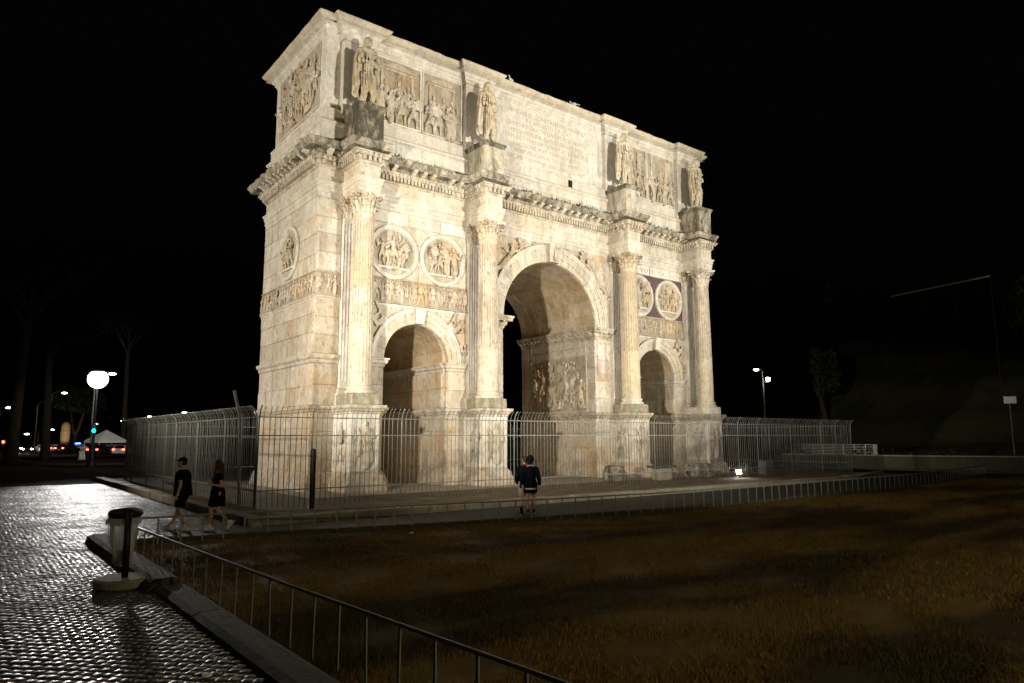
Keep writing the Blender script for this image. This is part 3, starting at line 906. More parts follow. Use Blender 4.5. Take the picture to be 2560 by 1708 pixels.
# ---- spandrels
sp = obj('spandrel_relief', MB().bbox(-4.42, -4.1, -.05, .01, 8.3, 12.4, .01), M['pale'], arch)
for s in (-1, 1):
    put(VICT, sp, s * 3.05, -.09, 11.15, 1.75, s > 0, ry=R(s * 24), depth=.75, name='flying_victory')
    put(FIG[3], sp, s * 4.02, -.10, 9.0, 1.45, s > 0, depth=.7, name='season_figure')
    put(FIG[4], sp, s * 1.2, -.12, 11.85 + .3 * 0, .55, s > 0, depth=.9, name='trophy_figure')
key = MB(); key.rings([[(-.34, -.35, 11.42), (.34, -.35, 11.42), (.34, 0, 11.42), (-.34, 0, 11.42)], [(-.46, -.5, 12.42), (.46, -.5, 12.42), (.46, 0, 12.42), (-.46, 0, 12.42)]])
ky = obj('keystone', key, M['marble'], arch)
put(FIG[0], ky, 0, -.46, 11.5, .9, depth=.7)
for s in (-1, 1):
    g = obj('spandrel_relief', MB().bbox(s * 8.25 - 2.72, s * 8.25 + 2.72, -.03, .01, 8.0, 8.1, .01), M['pale'], arch)
    for k in (-1, 1):
        put(RECL, g, s * 8.25 + k * 2.05, -.08, 7.05, 1.05, k < 0, ry=R(k * 22), depth=.7, name='river_god')
        put(RECL, g, s * 8.25 + k * 2.42, -.08, 6.15, .62, k < 0, ry=R(k * 62), depth=.7, name='river_god')

# ---- attic reliefs
for k, pn in enumerate(panels):
    a, b = PAN[k]
    obj('relief_ground', MB().box(a, b, .11, .15, 16.78, 19.82), M['relief_back'], pn)
    crowd(pn, a + .1, b - .1, 16.76, 1.75, 4, .05, kinds=range(8), depth=.9)
    crowd(pn, a + .25, b - .25, 17.25, 1.6, 3, .10, kinds=(1, 4, 6, 7), depth=.7)
    bk = MB()   # carved buildings behind the figures
    if k in (0, 1):
        bk.bbox(a + .3, a + .45, .04, .15, 18.0, 19.3, .02).bbox(b - .5, b - .35, .04, .15, 18.0, 19.3, .02).bbox(a + .2, b - .25, .02, .15, 19.3, 19.42, .02)
        bk.rings([[(a + .2, .03, 19.44), (b - .25, .03, 19.44), (b - .25, .15, 19.44), (a + .2, .15, 19.44)], [((a + b) / 2 - .05, .03, 19.78), ((a + b) / 2 + .05, .03, 19.78), ((a + b) / 2 + .05, .15, 19.78), ((a + b) / 2 - .05, .15, 19.78)]])
    else:
        bk.bbox(b - .8, b - .3, .04, .15, 18.2, 19.6, .02).bbox(a + .3, a + .42, .04, .15, 18.3, 19.7, .02).bbox(a + .2, b - .25, .03, .15, 18.0, 18.12, .02)
    obj('carved_building', bk, M['relief'], pn)
sidep = obj('attic_relief', frame(-2.45, 2.45, -1.5, 1.5, 0), M['pale'], arch, (-12.95, 3.3, 18.45), (0, 0, R(-90)))
obj('relief_ground', MB().box(-2.45, 2.45, -.04, .01, -1.5, 1.5), M['relief_back'], sidep)
def side_put(mesh, dx, dz, s, flip, ry=0, d=.9):
    a = bpy.data.objects.new('figure', mesh); col.objects.link(a); a.parent = sidep
    a.matrix_local = Matrix.Translation((dx, -.08, dz)) @ Matrix.Rotation(ry, 4, 'Y') @ Matrix.Diagonal((-s if flip else s, s * d, s, 1))
side_put(HORSE, .9, -.9, 1.7, True); side_put(HORSE, -.9, -.5, 1.5, False)
for k in range(7):
    side_put(FIG[(k * 3) % 8], -2.1 + .7 * k, rf.uniform(-1.45, -1.0), rf.uniform(1.3, 1.7), k % 2 == 0, R(rf.uniform(-15, 15)))
for k in range(6):
    side_put(FIG[(k * 5 + 1) % 8], -1.9 + .75 * k, rf.uniform(-.1, .15), rf.uniform(1.1, 1.3), k % 2 == 1, R(rf.uniform(-12, 12)))
side_put(RECL, -.9, -1.3, .9, True); side_put(RECL, 1.6, -1.3, .9, False)
# ---- great relief in the central passage
gp = obj('passage_relief', frame(-2.4, 2.4, -1.55, 1.55, 0, .08, .06), MA, arch, (3.25, 3.15, 5.12), (0, 0, R(-90)))
obj('relief_ground', MB().box(-2.4, 2.4, -.03, .01, -1.55, 1.55), M['relief_back'], gp)
def gp_put(mesh, dx, dz, s, flip, ry=0, d=.8):
    a = bpy.data.objects.new('figure', mesh); col.objects.link(a); a.parent = gp
    a.matrix_local = Matrix.Translation((dx, -.06, dz)) @ Matrix.Rotation(ry, 4, 'Y') @ Matrix.Diagonal((-s if flip else s, s * d, s, 1))
gp_put(HORSE, .8, -1.0, 1.75, False); gp_put(HORSE, -1.2, -1.1, 1.6, True); gp_put(RECL, .2, -1.35, 1.0, False); gp_put(RECL, 1.9, -1.35, .8, True)
for k in range(7):
    gp_put(FIG[(k * 3 + 2) % 8], -2.1 + .68 * k, rf.uniform(-1.5, -1.1), rf.uniform(1.4, 1.8), k % 2 == 0, R(rf.uniform(-20, 20)))
for k in range(6):
    gp_put(FIG[(k * 5 + 3) % 8], -1.8 + .7 * k, rf.uniform(.0, .2), rf.uniform(1.2, 1.4), k % 2 == 1, R(rf.uniform(-15, 15)))
# ---- pedestal carvings
peds = [o for o in arch.children if o.name.startswith('column_pedestal')]
for i, c in enumerate(XC):
    put(FIG[[0, 3, 0, 3][i]], peds[i], c + .05, -1.77, .93, 1.9, i % 2 == 0, depth=.55)
    put(FIG[[4, 7, 1, 4][i]], peds[i], c - .28, -1.76, .93, 1.5, i % 2 == 1, depth=.5)
    put(FIG[[2, 5, 6, 0][i]], peds[i], -.9, c - .65, .93, 1.8, False, 'left', depth=.5)

# ---- statues of captives on the attic
def captive(seed):
    rg = random.Random(seed); u = rg.uniform
    mb = MB()
    mb.bbox(-.5, .5, -.38, .34, 0, .1, .02)
    # legs in loose trousers
    for s in (-1, 1):
        k = Vector((s * .17 + u(-.02, .02), -.10 - .06 * (s > 0), .85)); a = Vector((s * .2, -.04 - .1 * (s > 0), .2))
        mb.caps((s * .15, 0, 1.45), k, .19, .14); mb.caps(k, a, .145, .10); mb.caps(a, a + Vector((s * .03, -.2, -.06)), .09, .065)
    mb.caps((0, 0, 1.55), (0, -.03, 1.08), .27, .36, 14, (1, .72))          # tunic skirt
    mb.caps((0, 0, 1.55), (0, .0, 2.28), .27, .33, 14, (1.1, .72))          # trunk
    mb.caps((-.33, .02, 2.47), (.33, .02, 2.47), .17, .17)
    mb.caps((0, 0, 2.5), (0, -.05, 2.8), .13, .12)
    mb.ell((0, -.07, 2.95), (.165, .19, .225)); mb.ell((0, .02, 3.02), (.2, .21, .2)); mb.ell((0, -.2, 2.82), (.12, .1, .13)); mb.ell((0, -.265, 2.94), (.03, .04, .055))
    mb.ell((0, .1, 2.85), (.2, .14, .2))
    # cloak: over the shoulders, down the back and both sides
    mb.ell((0, .22, 1.55), (.52, .17, 1.3)); mb.caps((-.38, .08, 2.5), (-.52, .1, .55), .15, .13); mb.caps((.38, .08, 2.5), (.54, .1, .5), .15, .13)
    mb.caps((-.47, .0, 2.3), (-.56, .0, .9), .09, .09); mb.caps((.47, .0, 2.3), (.58, .02, .8), .09, .09)
    mb.caps((-.3, -.16, 2.55), (.28, -.25, 2.3), .10, .09); mb.caps((.3, -.12, 2.55), (.1, -.26, 2.4), .10, .08); mb.ell((.0, -.2, 2.5), (.3, .12, .13))
    # arms folded before the body
    z = u(1.85, 2.0)
    mb.caps((-.4, 0, 2.42), (-.45, -.16, 1.98), .12, .10); mb.caps((-.45, -.16, 1.98), (.08, -.36, z), .095, .07); mb.ell((.12, -.37, z), (.085, .06, .07))
    mb.caps((.4, 0, 2.42), (.45, -.14, 1.95), .12, .10); mb.caps((.45, -.14, 1.95), (.0, -.4, z + u(-.22, .22)), .095, .07); mb.ell((-.04, -.41, z + u(-.1, .1)), (.085, .06, .07))
    ph = u(0, 6); hd = u(-.5, .5)
    def fold(co):
        x, y, z = co[:, 0], co[:, 1], co[:, 2]
        m = np.clip((z - .25) * 4, 0, 1) * np.clip((2.45 - z) * 5, 0, 1)
        side = np.clip((np.abs(x) - .22) * 6, 0, 1)
        a = np.arctan2(y - .1, x)
        f = m * (.032 + .034 * side) * np.sin(a * 22 + ph + 1.5 * np.sin(z * 3 + ph))
        chest = np.clip((z - 2.2) * 8, 0, 1) * np.clip((2.62 - z) * 8, 0, 1) * (y < 0)
        f += chest * .035 * np.sin(z * 55 + x * 25)
        hair = np.clip((z - 2.72) * 8, 0, 1)
        return f + hair * .012 * np.sin(x * 60 + ph) * np.sin(z * 50)
    return blob(mb, .032, 1, fold)
STAT = [captive(1), captive(2), captive(3), captive(4)]
lab = ['marble captive statue with both hands clasped, above the column beside the carved flank',
       'marble captive statue between the inscription and the relief pair nearest the carved flank',
       'marble captive statue on the pale pedestal above the yellow column',
       'marble captive statue at the far end of the attic, beyond the porphyry bay']
for i, c in enumerate(XC):
    STAT[i].materials.append(M['statue'])
    s = obj('captive_statue', STAT[i], None, None, (c + .02, -1.02, 16.455), (0, 0, R([6, 14, 4, 20][i])), (1, 1, 1.06))
    tag(s, lab[i], 'statue', 'captive statues on the attic')

# ---- inscriptions
def text(s, size, parent, loc, rot, ext=.012, align='CENTER', sx=1.0, mat=None, name='inscription'):
    cu = bpy.data.curves.new(name, 'FONT'); cu.body = s; cu.size = size; cu.align_x = align; cu.extrude = ext
    cu.resolution_u = 2
    t = bpy.data.objects.new('tmp_text', cu); col.objects.link(t)
    dg = bpy.context.evaluated_depsgraph_get()
    m = bpy.data.meshes.new_from_object(t.evaluated_get(dg), depsgraph=dg)
    bpy.data.objects.remove(t); bpy.data.curves.remove(cu)
    m.materials.clear(); m.materials.append(mat or M['letter'])
    return obj(name, m, None, parent, loc, rot, (sx, 1, 1))
LINES = ['IMP CAES FL CONSTANTINO MAXIMO', 'P F AVGVSTO S P Q R', 'QVOD INSTINCTV DIVINITATIS MENTIS', 'MAGNITVDINE CVM EXERCITV SVO',
         'TAM DE TYRANNO QVAM DE OMNI EIVS', 'FACTIONE VNO TEMPORE IVSTIS', 'REMPVBLICAM VLTVS EST ARMIS', 'ARCVM TRIVMPHIS INSIGNEM DICAVIT']
M['letter_faint'] = plain('letter_faint', (.42, .36, .27), .9)
for i, l in enumerate(LINES):
    tag(text(l, .36, insc, (0, .095, 19.42 - i * .365), (R(90), 0, 0), .006, sx=.92, mat=M['letter_faint']), kind='stuff')
text('VOTIS X', .42, arch, (-8.25, -.06, 11.98), (R(90), 0, 0), .008, sx=1.2)
text('VOTIS XX', .42, arch, (8.25, -.06, 11.98), (R(90), 0, 0), .008, sx=1.2)
text('LIBERATORI VRBIS', .36, arch, (3.205, 3.15, 6.98), (R(90), 0, R(-90)), .008, sx=1.15)

# ---- weeds and moss rooted on the cornice ledges
def tuft(mb, p, h, n, rg):
    for k in range(n):
        a = rg.uniform(0, 6.28); r = rg.uniform(0, .12); q = Vector(p) + Vector((math.cos(a) * r, math.sin(a) * r, -.02))
        w = rg.uniform(.012, .03); b = rg.uniform(0, 6.28); hh = h * rg.uniform(.4, 1)
        t = q + Vector((math.cos(a) * hh * .7, math.sin(a) * hh * .7, hh * rg.uniform(.5, 1)))
        mb.add([tuple(q + Vector((math.cos(b) * w, math.sin(b) * w, 0))), tuple(q - Vector((math.cos(b) * w, math.sin(b) * w, 0))), tuple(t)], [(0, 1, 2)])
M['weed'] = plain('dry_weed', (.035, .036, .016), .95, 0, .05, .5, 3)
wd = MB(); rw = random.Random(3)
for x0, x1, dens in ((-11, -5.4, 46), (-4.2, 4.2, 95), (5.4, 11, 50), (-13, -12, 8)):
    for k in range(dens):
        tuft(wd, (rw.uniform(x0, x1), rw.uniform(-.82, -.2), 14.77), rw.uniform(.10, .34), 14, rw)
for k in range(40):
    tuft(wd, (rw.uniform(-14.0, -13.4), rw.uniform(-.3, 6.5), 14.76), rw.uniform(.06, .2), 10, rw)
tag(obj('weeds', wd, M['weed'], None), 'dark dry weeds rooted along the main cornice ledge', 'weeds', kind='stuff')
# ================================================================== GROUND
G = -0.2
def sheet(name, poly, z, mat):
    mb = MB().add([(x, y, z) for x, y in poly], [tuple(range(len(poly)))])
    return tag(obj(name, mb, mat), kind='structure')
sheet('ground', [(-900, -300), (900, -300), (900, 1200), (-900, 1200)], G - .30, M['earth'])
EDGE = [(-21.65, -9.9), (-19, -10.25), (-16.9, -10.9), (-14, -11.55), (-11, -12.2), (-7, -12.7), (-3, -12.82), (8, -12.85), (15, -12.6), (26, -11.0)]
# lawn: between the near kerb, the path edge and far out of view
sheet('lawn', [(-21.66, -60)] + [(60, -60), (60, -11.2)] + EDGE[::-1], G - .10, M['lawn'] if 'lawn' in M else M['earth'])
def cob_mat():
    m, nt, p = mat_new('basalt_cobble')
    oi = N(nt, 'ShaderNodeObjectInfo')
    geo = coords(nt)
    n = noise(nt, geo, 7.5, 3, .6)
    nt.links.new(ramp(nt, n, [(.3, (.028, .027, .024)), (.7, (.075, .07, .06))]), p.inputs['Base Color'])
    n2 = noise(nt, geo, 16, 5, .6)
    dust = noise(nt, geo, .9, 4, .6, .5)
    rr_ = mixc(nt, ramp(nt, dust, [(.42, (0, 0, 0)), (.66, (1, 1, 1))]), ramp(nt, n2, [(.3, (.26, .26, .26)), (.75, (.42, .42, .42))]), (.55, .55, .55))
    nt.links.new(rr_, p.inputs['Roughness'])
    p.inputs['Specular IOR Level'].default_value = .5
    b = N(nt, 'ShaderNodeBump'); b.inputs['Strength'].default_value = .35; b.inputs['Distance'].default_value = .01
    nt.links.new(noise(nt, geo, 45, 4, .6), b.inputs['Height']); nt.links.new(b.outputs[0], p.inputs['Normal'])
    return m
M['cobble'] = cob_mat()
M['joint'] = plain('joint_earth', (.02, .018, .014), .95, 0, .05, .3, 3, 0, True)
road = sheet('cobbled_road', [(-60, -60), (-22.2, -60), (-22.2, -9.9), (-18.55, -9.9), (-18.55, 18.8), (-22.8, 15.4), (-60, -14)], G - .055, M['joint'])
path_o = sheet('pavement', [(-20.2, -9.2), (-20.4, -10.05)] + [(x, y) for x, y in EDGE[1:]] + [(26, -9.15), (-18.5, -9.15), (-18.5, -8.5)], G - .003, M['asphalt'])
# dirt verge beyond the road
sheet('verge', [(-60, -13.9), (-22.8, 15.5), (-18.4, 19.0), (-18.4, 80), (-120, 80), (-120, -13.9)], G - .04, M['earth'])
sheet('car_road', [(-160, 82), (60, 82), (60, 135), (-160, 135)], G - .03, M['asphalt'])
# ground inside the kerb
sheet('forecourt', [(-18.2, -8.8), (19.5, -8.8), (21.5, 17), (-18.2, 17)], -.09, M['gravel'])
sheet('arch_floor', [(-14.4, -3.2), (14.4, -3.2), (14.4, D + 3), (-14.4, D + 3)], -.075, M['floor'])
# right-hand path and rising ground
sheet('gravel_path', [(26, -12.9), (29, -30), (60, -60), (66, -60), (31.4, -12), (28.2, 1), (26, 1)], G - .02, M['gravel'])

# ---- cobbles laid in diagonal rows
S = .127
cell = []
c45 = math.sqrt(.5)
for i in range(-420, 420):
    for j in range(-420, 420):
        x = -24 + (i - j) * S * c45; y = -2 + (i + j) * S * c45
        if y < -24 or y > 14: continue
        if x > -18.7 or (y < -9.85 and x > -22.16): continue
        if y >= -9.85 and y < -9.1 and x > -20.35: continue
        if x < -25.6 - .0 * y: continue
        if y > 14.2 + (x + 22.8) * .8: continue
        cell.append((x, y))
cell = np.array(cell)
rs = np.random.RandomState(4)
dist = np.hypot(cell[:, 0] - CAM.x, cell[:, 1] - CAM.y)
order = np.argsort(dist)
inview = []
for k in order:
    P = Vector((cell[k, 0], cell[k, 1], G)) - CAM
    dz = P.dot(fw)
    if dz < 1: continue
    u_, v_ = 1280 + FPX * P.dot(rt) / dz, 854 - FPX * P.dot(up) / dz
    if -20 < u_ < 2580 and -20 < v_ < 1730:
        inview.append(k)
near = inview[:300]; nearset = set(near)
def cobble_vf(s=.058):
    rings = []
    for q, z in ((1.0, -.055), (1.0, -.012), (.86, .002), (.45, .009)):
        rings.append([(-s * q, -s * q, z), (s * q, -s * q, z), (s * q, s * q, z), (-s * q, s * q, z)])
    return MB().rings(rings)
cv = cobble_vf(); base_v = np.array(cv.v); base_f = [f for f in cv.f if f != tuple(reversed(range(4)))]
cob_meshes = []
for k in range(6):
    q = MB(); vv = base_v.copy(); vv[:, :2] *= rs.uniform(.92, 1.06, 2); vv[:, :2] += rs.uniform(-.004, .004, (len(vv), 2))
    q.add([tuple(p) for p in vv], base_f); mm = q.mesh('cobble', True); mm.materials.append(M['cobble']); cob_meshes.append(mm)
for k in near:
    o = bpy.data.objects.new('cobble', cob_meshes[rs.randint(6)]); col.objects.link(o); o.parent = road
    o.location = (cell[k, 0] + rs.uniform(-.012, .012), cell[k, 1] + rs.uniform(-.012, .012), G + rs.uniform(-.006, .004))
    o.rotation_euler = (rs.normal(0, .035), rs.normal(0, .035), R(45) + rs.normal(0, .09))
rest = np.array([k for k in range(len(cell)) if k not in nearset])
n = len(rest)
rot = R(45) + rs.normal(0, .09, n); tx = rs.normal(0, .035, n); ty = rs.normal(0, .035, n)
sx = rs.uniform(.92, 1.06, (n, 2)); pos = cell[rest] + rs.uniform(-.012, .012, (n, 2)); zz = G + rs.uniform(-.006, .004, n)
bv = base_v[None] * np.concatenate([sx, np.ones((n, 1))], 1)[:, None]
X = bv[..., 0] * np.cos(rot)[:, None] - bv[..., 1] * np.sin(rot)[:, None]
Y = bv[..., 0] * np.sin(rot)[:, None] + bv[..., 1] * np.cos(rot)[:, None]
Z = bv[..., 2] + X * tx[:, None] + Y * ty[:, None] + zz[:, None]
V = np.stack([X + pos[:, 0:1], Y + pos[:, 1:2], Z], -1).reshape(-1, 3)
F = (np.array(base_f)[None] + (np.arange(n) * len(base_v))[:, None, None]).reshape(-1, 4)
def np_mesh(name, V, F, mat, smooth=False):
    m = bpy.data.meshes.new(name)
    m.vertices.add(len(V)); m.vertices.foreach_set('co', np.asarray(V, dtype=np.float32).ravel())
    k = F.shape[1]
    m.loops.add(F.size); m.loops.foreach_set('vertex_index', np.asarray(F, dtype=np.int32).ravel())
    m.polygons.add(len(F)); m.polygons.foreach_set('loop_start', np.arange(0, F.size, k, dtype=np.int32))
    try: m.polygons.foreach_set('loop_total', np.full(len(F), k, dtype=np.int32))
    except Exception: pass
    if smooth: m.polygons.foreach_set('use_smooth', np.ones(len(F), dtype=bool))
    m.update(calc_edges=True); m.materials.append(mat)
    return m
tag(obj('cobblestones', np_mesh('cobblestones', V, F, M['cobble'], True), None, road), kind='stuff')

# ---- kerbs: stone by stone
kerb_n = [0]
def kerb_run(name, label, pts, w, z0, z1, L, mat, side=1, jit=.015):
    root = None; rg = random.Random(len(pts) + int(w * 100))
    k0 = MB()
    cum = []
    root = tag(empty(name, (pts[0][0], pts[0][1], z0)), label, 'kerb')
    O = Vector((pts[0][0], pts[0][1], z0))
    for a, b in zip(pts[:-1], pts[1:]):
        a = Vector(a); b = Vector(b); d = b - a; T_ = d.length; d.normalize(); nrm_ = Vector((d.y, -d.x)) * side
        m_ = max(1, round(T_ / L))
        for j in range(m_):
            s0 = a + d * (T_ * j / m_ + .006); s1 = a + d * (T_ * (j + 1) / m_ - .006)
            h = z1 + rg.uniform(-jit, jit); o_ = rg.uniform(-jit, jit)
            mb = MB(); b_ = .03 if mat is not M['kerb_lawn'] else min(.13, w * .35)
            g_ = .006
            pr = [(0 + o_, z0), (0 + o_, h - b_), (b_ * .3 + o_, h - b_ * .3), (b_ + o_, h), (w - b_, h), (w - b_ * .3, h - b_ * .3), (w, h - b_), (w, z0)]
            rings = []
            for s in (s0, s0 + d * .015, s1 - d * .015, s1):
                e = 0 if s in (s0, s1) else 0
                rings.append([(s.x + nrm_.x * -q - O.x, s.y + nrm_.y * -q - O.y, z - O.z) for q, z in pr])
            mb.rings(rings)
            obj('kerb_stone', mb, mat, root)
    return root
kerb_run('forecourt_kerb', 'pale stone kerb running below the tall front fence', [(-18.45, -9.05), (14.0, -9.05), (20.5, -7.4)], .42, G - .05, .0, 1.15, M['kerb'])
kerb_run('forecourt_kerb', 'stone kerb below the receding side fence, beside the cobbled road', [(-18.45, 17.2), (-18.45, -8.6)], .42, G - .05, .0, 1.15, M['kerb'])
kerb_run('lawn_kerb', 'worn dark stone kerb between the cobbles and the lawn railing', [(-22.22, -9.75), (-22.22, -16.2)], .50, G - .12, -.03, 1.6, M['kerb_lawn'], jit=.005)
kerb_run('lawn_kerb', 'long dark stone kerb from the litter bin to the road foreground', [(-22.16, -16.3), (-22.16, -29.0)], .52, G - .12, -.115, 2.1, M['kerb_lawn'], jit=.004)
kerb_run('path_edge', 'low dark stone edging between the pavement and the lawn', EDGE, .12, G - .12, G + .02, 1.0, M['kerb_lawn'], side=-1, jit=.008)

# ---- grass
def lawn_mat(name, a, b, c):
    m, nt, p = mat_new(name)
    g = coords(nt)
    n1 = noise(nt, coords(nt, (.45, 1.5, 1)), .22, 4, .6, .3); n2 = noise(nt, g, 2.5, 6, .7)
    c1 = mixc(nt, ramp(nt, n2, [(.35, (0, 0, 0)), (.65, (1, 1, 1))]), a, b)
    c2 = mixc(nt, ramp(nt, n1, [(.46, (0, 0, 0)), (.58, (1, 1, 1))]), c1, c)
    nt.links.new(c2, p.inputs['Base Color']); p.inputs['Roughness'].default_value = .95; p.inputs['Specular IOR Level'].default_value = .1
    return m
M['turf'] = lawn_mat('dry_turf', (.12, .075, .022), (.14, .10, .03), (.04, .029, .013))  # third colour: dark bands painted in for cast shadows across the lawn
M['grass'] = lawn_mat('dry_grass', (.21, .125, .035), (.18, .135, .038), (.07, .052, .019))  # same painted shadow bands carried into the blades
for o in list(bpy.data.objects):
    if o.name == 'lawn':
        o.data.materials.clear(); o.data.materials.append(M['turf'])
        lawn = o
def in_lawn(x, y):
    if x < -21.55: return False
    ye = np.interp(x, [p[0] for p in EDGE], [p[1] for p in EDGE])
    return y < ye - .05
pts = []
rs2 = np.random.RandomState(9)
def scatter(n, rmin, rmax, h, w):
    out = []
    az0, az1 = R(-6), R(80)
    while len(out) < n:
        r_ = math.sqrt(rs2.uniform(rmin ** 2, rmax ** 2)); a_ = rs2.uniform(az0, az1)
        x = CAM.x + r_ * math.sin(a_); y = CAM.y + r_ * math.cos(a_)
        if in_lawn(x, y):
            # tufts: patchy density
            q = math.sin(x * 1.7 + 2 * math.sin(y * .9)) * math.sin(y * 2.1 + 1.3 * math.sin(x * 1.1))
            if rs2.rand() < .45 + .5 * q: out.append((x, y, h * rs2.uniform(.5, 1.3), w * rs2.uniform(.6, 1.3)))
    return out
bl = scatter(75000, 3, 12, .06, .006) + scatter(70000, 12, 24, .065, .012) + scatter(35000, 24, 48, .07, .022)
bl = np.array(bl); n = len(bl)
a1 = rs2.uniform(0, 6.283, n); a2 = rs2.uniform(0, 6.283, n); ln = rs2.uniform(.2, .9, n)
base = np.stack([bl[:, 0], bl[:, 1], np.full(n, G - .105)], 1)
wv = np.stack([np.cos(a1), np.sin(a1), np.zeros(n)], 1) * bl[:, 3:4]
tip = base + np.stack([np.cos(a2) * ln, np.sin(a2) * ln, np.ones(n)], 1) * bl[:, 2:3]
V = np.stack([base - wv, base + wv, tip], 1).reshape(-1, 3); F = np.arange(n * 3).reshape(-1, 3)
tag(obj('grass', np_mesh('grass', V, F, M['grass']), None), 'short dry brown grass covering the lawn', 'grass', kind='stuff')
# fallen leaves and paper scraps
M['deadleaf'] = plain('dead_leaf', (.14, .06, .025), .9, 0, .1, .5, 3)
lf = MB()
for k in range(900):
    r_ = math.sqrt(rs2.uniform(9, 700)); a_ = rs2.uniform(R(0), R(75)); x = CAM.x + r_ * math.sin(a_); y = CAM.y + r_ * math.cos(a_)
    if not in_lawn(x, y): continue
    q = rs2.uniform(.02, .05); t = rs2.uniform(0, 6.28); c_, s_ = math.cos(t) * q, math.sin(t) * q
    z = G - .05
    lf.add([(x - c_, y - s_, z), (x + s_ * .5, y - c_ * .5, z + .012), (x + c_, y + s_, z + rs2.uniform(0, .03)), (x - s_ * .5, y + c_ * .5, z + .012)], [(0, 1, 2, 3)])
tag(obj('fallen_leaves', lf, M['deadleaf']), 'brown fallen leaves scattered over the dry lawn', 'leaves', kind='stuff')

# ================================================================== TALL IRON FENCE
def bar_mesh(r=.013, top=3.28, curve=.32):
    pts = [(0, 0, -.02), (0, 0, top - .55)]
    for k in range(1, 6):
        a = R(k * 15); pts.append((0, -curve * (1 - math.cos(a)) * 1.0, top - .55 + .5 * math.sin(a)))
    return MB().path(pts, r, 6)
bar_m = bar_mesh(.012).mesh('bar', True); bar_m.materials.append(M['iron'])
post_m = bar_mesh(.028).mesh('post', True); post_m.materials.append(M['iron'])
def fence(label, a, b, z, step=.178, every=9.6, gate=False, group='runs of the tall fence'):
    a = Vector(a); b = Vector(b); d = b - a; L = d.length; rz = math.atan2(d.y, d.x)
    root = tag(empty('iron_fence', (a.x, a.y, z), rz), label, 'fence')
    nb = int(L / step)
    if nb > 299: step = L / 299; nb = 299
    for k in range(nb + 1):
        x = k * step
        ispost = abs((x / step) % every) < .5 or k == nb
        o = bpy.data.objects.new('post' if ispost else 'bar', post_m if ispost else bar_m); col.objects.link(o)
        o.parent = root; o.location = (x, 0, 0); o.rotation_euler = (rnd.uniform(-.006, .006), rnd.uniform(-.006, .006), 0)
    for h in (.53, 2.27, 2.86):
        obj('rail', MB().box(0, L, -.01, .01, h - .018, h + .018), M['iron'], root)
    return root
FZ = -.10
fence('tall grey iron fence with curved tops along the front of the arch', (-17.1, -5.4), (20.7, -5.4), FZ)
fence('tall grey iron fence receding along the carved flank of the arch towards the road', (-17.4, 15.0), (-17.1, -5.45), FZ)
fence('tall grey iron fence closing the far end of the forecourt, beyond the porphyry bay', (20.7, -5.35), (20.7, 15.0), FZ, step=.2)
fence('tall grey iron fence behind the arch, seen through the front fence', (20.7, 15.05), (-17.4, 15.05), FZ, step=.2)
# leaning stay at the fence corner
st = obj('fence_stay', MB().path([(-17.35, -4.6, .0), (-17.5, -4.75, 2.8), (-17.75, -4.9, 3.6)], .05, 8), M['iron'])
tag(st, 'thick slanted iron stay at the corner of the tall fence', 'pole')

# ================================================================== LOW RAILING
def railing(label, pts, h, spacing, closed=False, z=G - .1):
    O = Vector((pts[0][0], pts[0][1], z))
    root = tag(empty('low_railing', O), label, 'railing')
    pv = [Vector((p[0] - O.x, p[1] - O.y, 0)) for p in pts]
    tp = MB().path([(p.x, p.y, h) for p in pv], .021, 8)
    obj('top_rail', tp, M['rail'], root, smooth=True)
    pm = MB().bbox(-.02, .02, -.008, .008, 0, h, .004).mesh('baluster'); pm.materials.append(M['rail'])
    for a, b in zip(pv[:-1], pv[1:]):
        L = (b - a).length; k = max(1, round(L / spacing))
        for j in range(k):
            p = a.lerp(b, j / k)
            o = bpy.data.objects.new('baluster', pm); col.objects.link(o); o.parent = root; o.location = p
            o.rotation_euler = (rnd.uniform(-.03, .03), rnd.uniform(-.03, .03), math.atan2((b - a).y, (b - a).x))
    return root
railing('low iron railing between the cobbled road kerb and the dry lawn', [(-21.85, -10.3), (-21.72, -14), (-21.45, -20), (-21.2, -24), (-20.95, -28.4)], .68, .61)
railing('low iron railing along the pavement edge in front of the tall fence', [(-21.8, -10.2)] + [(x + .03, y - .12) for x, y in EDGE[1:]], .60, .5)

# ================================================================== LITTER BIN
bp = (-22.42, -15.55)
binr = tag(empty('litter_bin', (bp[0], bp[1], G)), 'black litter bin on a post with a clear plastic bag and round stone foot', 'litter bin')
obj('foot', MB().lathe([(.38, 0), (.42, .03), (.42, .12), (.38, .15), (.0001, .155)], 32), M['kerb'], binr, smooth=False)
obj('post', MB().tube((0.0, -.08, .12), (.0, -.08, 1.12), .05, .05, 14), M['black'], binr, smooth=True)
lid = obj('lid', MB().lathe([(.22, 1.06), (.245, 1.07), (.255, 1.1), (.24, 1.14), (.17, 1.175), (.08, 1.19), (.0001, 1.195)], 28), M['black'], binr, (.0, .17, 0), smooth=True)
ringm = MB(); pr = []
for k in range(33):
    a = 2 * math.pi * k / 32; pr.append((.215 * math.cos(a), .215 * math.sin(a) + .2, 1.05))
obj('hoop', ringm.path(pr, .016, 6), M['black'], binr, smooth=True)
